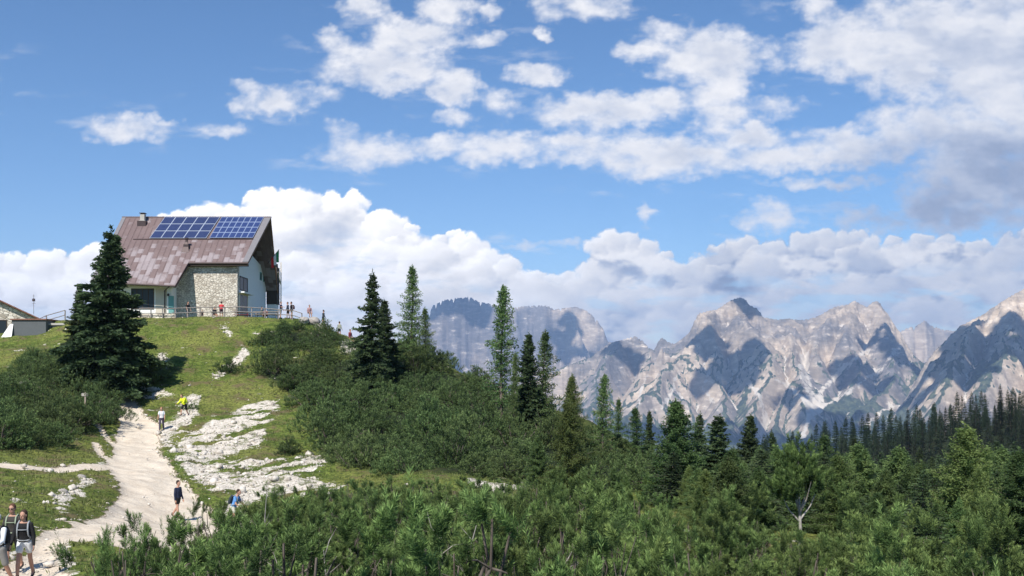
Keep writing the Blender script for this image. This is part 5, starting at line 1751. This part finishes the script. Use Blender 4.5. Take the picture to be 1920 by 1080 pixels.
M_BOULD = simple('pale_boulder', (0.34, 0.31, 0.28), .95, var=.25, scale=2.5)
def boulder(px, D, r, label, seed, dz=0.0):
    rng = np.random.RandomState(seed); x, y = PX(px, D)
    bm = bmesh.new(); bmesh.ops.create_icosphere(bm, subdivisions=3, radius=r)
    for v in bm.verts:
        c = np.array(v.co[:]) / r
        k = 1 + .22 * float(fbm(np.array([c[0] * 1.3 + seed]), np.array([c[1] * 1.3 + c[2] * 1.7]), 3, .6, seed)[0])
        v.co *= k; v.co.z *= .75
    me = bpy.data.meshes.new('boulder'); bm.to_mesh(me); bm.free(); me.materials.append(M_BOULD)
    ob = bpy.data.objects.new('boulder', me); COL.objects.link(ob); ob.location = (x, y, gz(x, y) + .25 * r + dz); ob.rotation_euler = (0, 0, rng.uniform(0, 6))
    tag(ob, label, 'boulder')


boulder(570, 104.5, .55, 'grey boulder at the right end of the terrace railing', 3, .2)
boulder(588, 105.5, .7, 'larger pale boulder behind the hilltop dwarf pines, right of the railing', 4, .1)
boulder(600, 105.0, .6, 'lower pale boulder right of the largest one by the terrace', 5)
boulder(116, 45, .28, 'flat white rock in the grass below the narrow footpath', 6, -.15)
boulder(152, 50, .26, 'small white rock in the grass right of the flat one', 7, -.1)
boulder(45, 77, .4, 'pale rock at the upper rim of the left pine thicket', 8)


# ------------------------------------------------------------------ people
def ell(mb, c, r, seg=14, rings=9, rot=None):
    o = len(mb.V); c = Vector(c)
    for i in range(rings + 1):
        t = math.pi * i / rings
        for j in range(seg):
            a = 2 * math.pi * j / seg
            v = Vector((r[0] * math.sin(t) * math.cos(a), r[1] * math.sin(t) * math.sin(a), r[2] * math.cos(t)))
            if rot is not None: v = rot @ v
            mb.V.append(tuple(c + v))
    for i in range(rings):
        for j in range(seg):
            k = (j + 1) % seg
            mb.F.append((o + i * seg + j, o + (i + 1) * seg + j, o + (i + 1) * seg + k, o + i * seg + k))


def cap(mb, p, q, r0, r1, seg=12):
    """closed tapered limb from p to q with rounded ends"""
    p, q = Vector(p), Vector(q); d = (q - p); L = d.length or 1e-4; d.normalize()
    u = d.orthogonal().normalized(); v = d.cross(u)
    o = len(mb.V); rows = []
    for k in range(5):
        a = math.pi / 2 * k / 4; rows.append((p - d * (r0 * math.cos(a)), max(r0 * math.sin(a), 1e-4)))
    for k in range(1, 4): rows.append((p + d * (L * k / 4), r0 + (r1 - r0) * k / 4))
    for k in range(5):
        a = math.pi / 2 * (1 - k / 4); rows.append((q + d * (r1 * math.cos(a)), max(r1 * math.sin(a), 1e-4)))
    for c, r in rows:
        for j in range(seg):
            a = 2 * math.pi * j / seg; mb.V.append(tuple(c + (u * math.cos(a) + v * math.sin(a)) * r))
    for i in range(len(rows) - 1):
        for j in range(seg):
            k = (j + 1) % seg
            mb.F.append((o + i * seg + j, o + i * seg + k, o + (i + 1) * seg + k, o + (i + 1) * seg + j))


def loft(mb, secs, M, g=0.0, seg=16):
    o = len(mb.V)
    z0, z1 = secs[0][0], secs[-1][0]
    secs = [(z0 - .012 - g * .5, secs[0][1] * .35, secs[0][2] * .35, secs[0][3])] + list(secs) + [(z1 + .012 + g * .5, secs[-1][1] * .35, secs[-1][2] * .35, secs[-1][3])]
    for (z, rx, ry, cy) in secs:
        for j in range(seg):
            a = 2 * math.pi * j / seg
            mb.V.append(tuple(M @ Vector(((rx + g) * math.cos(a), cy + (ry + g) * math.sin(a), z))))
    n = len(secs)
    for i in range(n - 1):
        for j in range(seg):
            k = (j + 1) % seg; mb.F.append((o + i * seg + j, o + i * seg + k, o + (i + 1) * seg + k, o + (i + 1) * seg + j))
    mb.F.append(tuple(range(o + seg - 1, o - 1, -1))); mb.F.append(tuple(range(o + (n - 1) * seg, o + n * seg)))


def melt(mb, name, mat, parent, vox, smooth=2):
    ob = mb.build(name, mat, parent)
    m = ob.modifiers.new('fuse', 'REMESH'); m.mode = 'VOXEL'; m.voxel_size = vox; m.use_smooth_shade = True
    if smooth:
        s = ob.modifiers.new('smooth', 'SMOOTH'); s.factor = .5; s.iterations = smooth
    return ob


_pm = {}
def pmat(col, rough=.85):
    k = tuple(round(c, 3) for c in col)
    if k not in _pm: _pm[k] = simple('cloth_%d' % len(_pm), col, rough, var=.18, scale=9)
    return _pm[k]


SKIN = simple('skin', (0.48, 0.27, 0.19), .6, var=.08, scale=5)
HAIRD = (0.035, 0.022, 0.016); HAIRB = (0.16, 0.09, 0.05)
NAVY, BLACK, WHITEC, GREYC = (0.02, 0.028, 0.06), (0.014, 0.014, 0.016), (0.74, 0.76, 0.78), (0.26, 0.25, 0.24)


def person(label, px, D, rz, H=1.72, legs=((8, 6), (-6, 4)), arms=((6, 12, 20), (6, 12, 20)), lean=4, top=BLACK, sleeve='long', bottom=BLACK, blen='short',
           hair=HAIRD, long_hair=False, pack=None, strap=None, cap_c=None, shoes=(0.05, 0.045, 0.04), near=False, sit=False, head_yaw=0, glasses=False, dz=0.0, female=False, group=None, hood=None, y_off=0):
    x, y = PX(px, D); k = H / 1.75
    seat = .0
    root = empty('person', (x, y, gz(x, y) + dz), rz, k); tag(root, label, 'person', group)
    vox = .009 if near else .014
    hz_ = .47 if sit else .93
    # lowest foot must touch the ground: legs as (thigh forward, knee bend) in degrees
    if sit: legs = ((84, 88), (78, 80))
    th, sh = .43, .42
    J = []
    for s, (a, b) in zip((-1, 1), legs):
        a, b = R(a), R(b)
        hip = Vector((s * .092, 0, 0))
        knee = hip + Vector((s * .012, -math.sin(a) * th, -math.cos(a) * th))
        ank = knee + Vector((0, -math.sin(a - b) * sh, -math.cos(a - b) * sh))
        J.append([hip, knee, ank, b - a])
    low = min(j[2].z for j in J)
    hz_ = .075 - low if not sit else .50
    up = Vector((0, 0, hz_))
    for j in J:
        for i in range(3): j[i] = j[i] + up
    ML = Matrix.Translation(up) @ Matrix.Rotation(R(lean), 4, 'X')
    wz = .5 if female else 1.0
    # torso sections in hip space: z, half width, half depth, centre y
    w_sh = .168 if female else .185
    tors = [(-.09, .135, .095, .01), (.0, .160, .112, .01), (.10, .140 if female else .150, .098, .0), (.20, .125 if female else .145, .092, -.005), (.32, .150 if female else .160, .108, -.01), (.43, w_sh - .01, .105, .0), (.50, w_sh - .045, .075, .012), (.535, .085, .062, .015)]
    body = MB(); loft(body, tors, ML)
    hc = ML @ Vector((0, -.015, .70)); HR = Matrix.Rotation(R(head_yaw), 3, 'Z')
    cap(body, ML @ Vector((0, .012, .50)), ML @ Vector((0, -.002, .62)), .056, .052)
    def hd_(v): return hc + HR @ Vector(v)
    ell(body, hc + Vector((0, 0, .02)), (.076, .094, .102)); ell(body, hd_((0, -.028, -.055)), (.055, .062, .062))
    cap(body, hd_((0, -.088, .012)), hd_((0, -.106, -.020)), .010, .014, 8)
    for s in (-1, 1):
        ell(body, hd_((s * .077, .006, -.002)), (.012, .022, .032), 8, 6)
    sleeves = MB(); loft(sleeves, [q for q in tors if q[0] >= (-.02)][:-1] if True else tors, ML, .017)
    hands = []
    for s, (fw, ab, el) in zip((-1, 1), arms):
        sp = ML @ Vector((s * w_sh * .98, .005, .455))
        fw_, ab_, el_ = R(fw), R(ab), R(el)
        d1 = Vector((s * math.sin(ab_), -math.sin(fw_) * math.cos(ab_), -math.cos(fw_) * math.cos(ab_)))
        e = sp + d1 * .285
        d2 = Vector((s * math.sin(ab_) * .35, -math.sin(fw_ + el_), -math.cos(fw_ + el_))).normalized()
        w_ = e + d2 * .245
        cap(body, sp, e, .047, .038); cap(body, e, w_, .037, .025)
        # hand: palm, four fingers, thumb
        sidev = d2.cross(Vector((s, 0, 0))).normalized(); inn = Vector((-s, 0, 0)); inn = (inn - d2 * inn.dot(d2)).normalized()
        rr = Matrix((sidev, inn, d2)).transposed()
        ell(body, w_ + d2 * .045, (.040, .016, .052), 10, 7, rr)
        for f, (off, ln) in enumerate(((-.029, .066), (-.010, .075), (.010, .070), (.028, .054))):
            b0 = w_ + d2 * .082 + sidev * off; b1 = b0 + d2 * ln * .5 + inn * .012; b2 = b1 + (d2 * .7 + inn * .7).normalized() * ln * .5
            cap(body, b0, b1, .0092, .0085, 7); cap(body, b1, b2, .0085, .0075, 7)
        t0 = w_ + d2 * .03 - sidev * .034; t1 = t0 + (d2 * .8 - sidev * .7).normalized() * .035
        cap(body, t0, t1, .012, .010, 7); cap(body, t1, t1 + (d2 + inn * .4).normalized() * .03, .010, .008, 7)
        cap(sleeves, sp, e, .060, .052 if sleeve != 'short' else .056)
        if sleeve == 'long': cap(sleeves, e, e + (w_ - e) * .93, .050, .036)
        elif sleeve == 'short':
            pass
    legs_ = MB(); loft(legs_, [(-.10, .140, .100, .01), (0, .164, .116, .01), (.075, .150, .106, .005)], ML, .014)
    for s, (hip, knee, ank, fb) in zip((-1, 1), J):
        cap(body, hip, knee, .078, .052); cap(body, knee, knee + (ank - knee) * .35, .052, .055); cap(body, knee + (ank - knee) * .35, ank, .055, .034)
        if blen == 'short': cap(legs_, hip + Vector((0, 0, -.01)), hip + (knee - hip) * .48, .098, .088)
        elif blen == 'mid': cap(legs_, hip, hip + (knee - hip) * .86, .100, .080)
        else: cap(legs_, hip, knee, .094, .070); cap(legs_, knee, knee + (ank - knee) * .92, .068, .056)
        toe = Vector((0, -math.cos(min(max(fb, -.2), .9)), -math.sin(min(max(fb, -.2), .9))))
        shoe = MB(); cap(shoe, ank + Vector((0, .03, -.035)), ank + toe * .15 + Vector((s * .01, 0, -.040)), .042, .034); cap(shoe, ank + Vector((0, .012, .03)), ank + Vector((0, .015, -.03)), .045, .046)
        cap(body, ank, ank + toe * .10 + Vector((0, 0, -.03)), .03, .025)
        melt(shoe, 'shoe', pmat(shoes), root, .014, 1)
    melt(body, 'body', SKIN, root, vox, 2)
    if sleeve == 'short':
        sleeves = MB(); loft(sleeves, [q for q in tors if q[0] >= -.02][:-1], ML, .017)
        for s, (fw, ab, el) in zip((-1, 1), arms):
            sp = ML @ Vector((s * w_sh * .98, .005, .455)); d1 = Vector((s * math.sin(R(ab)), -math.sin(R(fw)) * math.cos(R(ab)), -math.cos(R(fw)) * math.cos(R(ab))))
            cap(sleeves, sp, sp + d1 * .15, .062, .062)
    melt(sleeves, 'shirt', pmat(top), root, vox + .003, 2)
    melt(legs_, 'shorts' if blen != 'long' else 'trousers', pmat(bottom), root, vox + .003, 1)
    hr = MB(); ell(hr, hd_((0, .014, .040)), (.086, .098, .100)); 
    if long_hair: cap(hr, hd_((0, .07, .0)), hd_((0, .085, -.16)), .062, .045)
    else: ell(hr, hd_((0, .045, -.005)), (.078, .062, .075))
    if hood is None:
        # cut the face free
        hr.V = [tuple(Vector(v)) for v in hr.V]
        h_o = melt(hr, 'hair', pmat(hair), root, vox, 1)
        h_o.location = HR @ Vector((0, .012, .010))
    if cap_c is not None:
        c = MB(); ell(c, hd_((0, .006, .062)), (.094, .106, .078)); cap(c, hd_((0, -.08, .055)), hd_((0, -.15, .040)), .055, .045, 10)
        melt(c, 'cap', pmat(cap_c), root, vox, 1)
    if near:
        for s in (-1, 1):
            e_ = MB(); ell(e_, hd_((s * .030, -.083, .012)), (.012, .007, .006), 8, 6); e_.build('eye', simple('eye_%d' % s, (.03, .02, .015), .3), root, smooth=True)
        m_ = MB(); ell(m_, hd_((0, -.086, -.058)), (.024, .008, .007), 8, 6); m_.build('lips', simple('lips', (.32, .11, .10), .6), root, smooth=True)
    if glasses:
        g = MB()
        for s in (-1, 1):
            ell(g, hd_((s * .032, -.094, .012)), (.028, .008, .019), 10, 6); cap(g, hd_((s * .058, -.085, .016)), hd_((s * .082, .0, .016)), .004, .004, 6)
        cap(g, hd_((-.01, -.1, .016)), hd_((.01, -.1, .016)), .004, .004, 6)
        g.build('sunglasses', simple('dark_lens', (.015, .01, .012), .15, 0, .6), root, smooth=True)
    if pack is not None:
        b = MB(); loft(b, [(.06, .13, .075, .215), (.16, .150, .095, .225), (.36, .145, .090, .225), (.48, .11, .065, .20)], ML, .0)
        po = melt(b, 'backpack', pmat(pack), root, .014, 2)
        for s in (-1, 1):
            st_ = MB(); pts = [(s * .10, .15, .47), (s * .115, .05, .545), (s * .12, -.075, .49), (s * .125, -.128, .36), (s * .135, -.115, .22), (s * .165, -.01, .10), (s * .13, .15, .10)]
            st_.tube([ML @ Vector(p) for p in pts], .021, 6); st_.build('strap', pmat(strap or (.25, .26, .28)), po, smooth=True)
        if near:
            st_ = MB(); st_.tube([ML @ Vector(p) for p in ((-.12, -.135, .36), (0, -.150, .36), (.12, -.135, .36))], .012, 6); st_.build('strap', pmat(strap or (.25, .26, .28)), po, smooth=True)
            st_ = MB(); st_.tube([ML @ Vector(p) for p in ((-.165, -.02, .09), (-.10, -.112, .085), (0, -.132, .08), (.10, -.112, .085), (.165, -.02, .09))], .020, 6); st_.build('strap', pmat(strap or (.25, .26, .28)), po, smooth=True)
    return root


def rzv(deg): return R(deg)


# three walkers close by, lower left corner
person('hiker in white long-sleeved shirt, white cap and grey shorts, cut by the left edge', -3, 24.2, R(-12), 1.78, legs=((22, 12), (-16, 16)), arms=((20, 10, 40), (28, 12, 45)), top=WHITEC, bottom=GREYC, blen='mid',
       hair=(.4, .4, .4), cap_c=(.75, .76, .76), pack=(.03, .03, .035), strap=(.02, .02, .022), near=True, head_yaw=10)
person('hiker with sunglasses half hidden between the white-shirted one and the woman in black', 25, 26.8, R(0), 1.75, legs=((14, 10), (-12, 10)), top=(.05, .045, .04), bottom=BLACK, blen='mid', hair=(.10, .05, .03), near=True, glasses=True, pack=(.02, .02, .02), strap=(.3, .35, .25))
person('woman in black top and white shorts with grey backpack straps, walking towards the viewer', 46, 25.0, R(8), 1.72, legs=((20, 10), (-14, 14)), arms=((10, 14, 22), (2, 14, 14)), top=BLACK, bottom=(.72, .74, .76), blen='short', hair=(.05, .03, .02),
       long_hair=True, near=True, pack=(.10, .06, .09), strap=(.30, .32, .34), female=True, head_yaw=-14, lean=6)
person('walker in dark jacket and black shorts heading right on the wide gravel path', 333, 46, R(72), 1.72, legs=((10, 5), (-12, 26)), arms=((-4, 5, 12), (6, 5, 16)), top=NAVY, bottom=BLACK, blen='short', lean=3)
person('hiker in light blue shirt with dark backpack, half hidden by the front pines', 438, 44, R(78), 1.72, legs=((20, 14), (-14, 16)), arms=((16, 6, 40), (20, 6, 40)), top=(.12, .30, .62), sleeve='short', bottom=(.6, .58, .5), blen='short', pack=(.03, .04, .05), lean=20, shoes=(.1, .08, .06), dz=.05)
person('hiker in white shirt and dark trousers coming down the path with light backpack', 303, 72.5, R(10), 1.70, legs=((16, 8), (-10, 14)), top=(.70, .68, .68), sleeve='short', bottom=(.06, .05, .08), blen='long', hair=(.25, .12, .06), pack=(.45, .62, .75), strap=(.5, .65, .75), female=True)
person('hiker in bright yellow jacket bending forward above the scree', 346, 76.5, R(-30), 1.72, legs=((28, 18), (-10, 20)), arms=((30, 10, 30), (30, 14, 30)), top=(.78, .85, .03), bottom=BLACK, blen='mid', hair=(.12, .07, .04), lean=24, pack=(.62, .75, .05), strap=(.7, .8, .05))
# on the terrace
TG = 'people on the chalet terrace'
def terrace(label, px, D, rz, **kw): return person(label, px, D, rz, group=None, **kw)
terrace('person in black shirt standing alone before the stone wall of the chalet', 352, 105.6, R(60), H=1.75, top=BLACK, sleeve='short', bottom=BLACK, blen='mid')
terrace('person in red top standing at the railing before the stone wall', 415, 105.6, R(180), H=1.74, top=(.62, .06, .07), sleeve='long', bottom=(.06, .03, .04), blen='mid', arms=((20, 22, 60), (20, 22, 60)))
terrace('dark-clothed person sitting low behind the railing, left of the one in red', 402, 106.0, R(60), H=1.7, top=(.03, .03, .03), bottom=(.08, .05, .04), sit=True)
terrace('small child in dark clothes between the black and the red standing persons', 379, 106.4, R(20), H=1.05, top=(.05, .04, .04), bottom=(.05, .05, .06), sleeve='short')
terrace('person sitting at the left end of the long grey table, in grey green', 490, 106.0, R(90), H=1.7, top=(.10, .13, .12), bottom=(.05, .05, .06), sit=True)
terrace('person in maroon sitting at the long grey table beside the grey green one', 498, 106.9, R(0), H=1.68, top=(.22, .06, .07), bottom=(.05, .05, .06), sit=True)
terrace('slim person in navy holding out a hand, left one of the trio by the gable', 526, 105.3, R(75), H=1.76, top=NAVY, sleeve='short', bottom=(.25, .24, .22), blen='mid', arms=((40, 6, 50), (10, 8, 20)))
terrace('person in dark blue standing in the middle of the trio by the gable', 540, 105.7, R(-60), H=1.70, top=(.025, .035, .06), sleeve='long', bottom=BLACK, blen='mid')
terrace('broad dark-clothed person with backpack, right one of the trio by the gable', 547, 105.3, R(-85), H=1.82, top=(.03, .02, .025), sleeve='long', bottom=BLACK, blen='short', pack=(.07, .03, .03))
terrace('person in dark jacket standing behind the hilltop dwarf pines, right of the boulders', 606, 106.8, R(120), H=1.7, top=(.03, .04, .05), bottom=BLACK, dz=.15)
terrace('person with dark hair, mostly hidden behind the right end of the hilltop pines', 636, 107, R(150), H=1.72, top=(.30, .32, .26), bottom=BLACK, dz=-.1)
terrace('person in pink grey top sitting by the pale boulders beyond the railing', 580, 106.6, R(30), H=1.7, top=(.40, .24, .24), bottom=(.08, .08, .09), sit=True, dz=.5)
terrace('person in maroon with dark hair sitting left of the dark pointed spruce', 656, 104.5, R(60), H=1.74, top=(.24, .05, .06), bottom=(.06, .06, .07), sit=True, dz=.3)


# ------------------------------------------------------------------ air: even haze in one closed box round everything but the clouds
def build_haze():
    me = bpy.data.meshes.new('haze')
    bm = bmesh.new()
    bmesh.ops.create_cube(bm, size=1.0)
    bm.to_mesh(me); bm.free()
    ob = bpy.data.objects.new('haze', me); COL.objects.link(ob)
    x, y0, y1, z0, z1 = 24000.0, -1000.0, 19000.0, -900.0, 1180.0
    ob.scale = (2 * x, y1 - y0, z1 - z0); ob.location = (0, (y0 + y1) / 2, (z0 + z1) / 2)
    mt = bpy.data.materials.new('haze'); mt.use_nodes = True
    q = NT(mt.node_tree); q.n.clear()
    v = q.new('ShaderNodeVolumePrincipled')
    v.inputs['Color'].default_value = (0.44, 0.64, 1.0, 1)
    v.inputs['Density'].default_value = HAZE_DENSITY
    v.inputs['Anisotropy'].default_value = 0.0
    o = q.new('ShaderNodeOutputMaterial'); q.l.new(v.outputs[0], o.inputs['Volume'])
    me.materials.append(mt)
    ob['kind'] = 'stuff'


HAZE_DENSITY = 5.6e-5
build_haze()
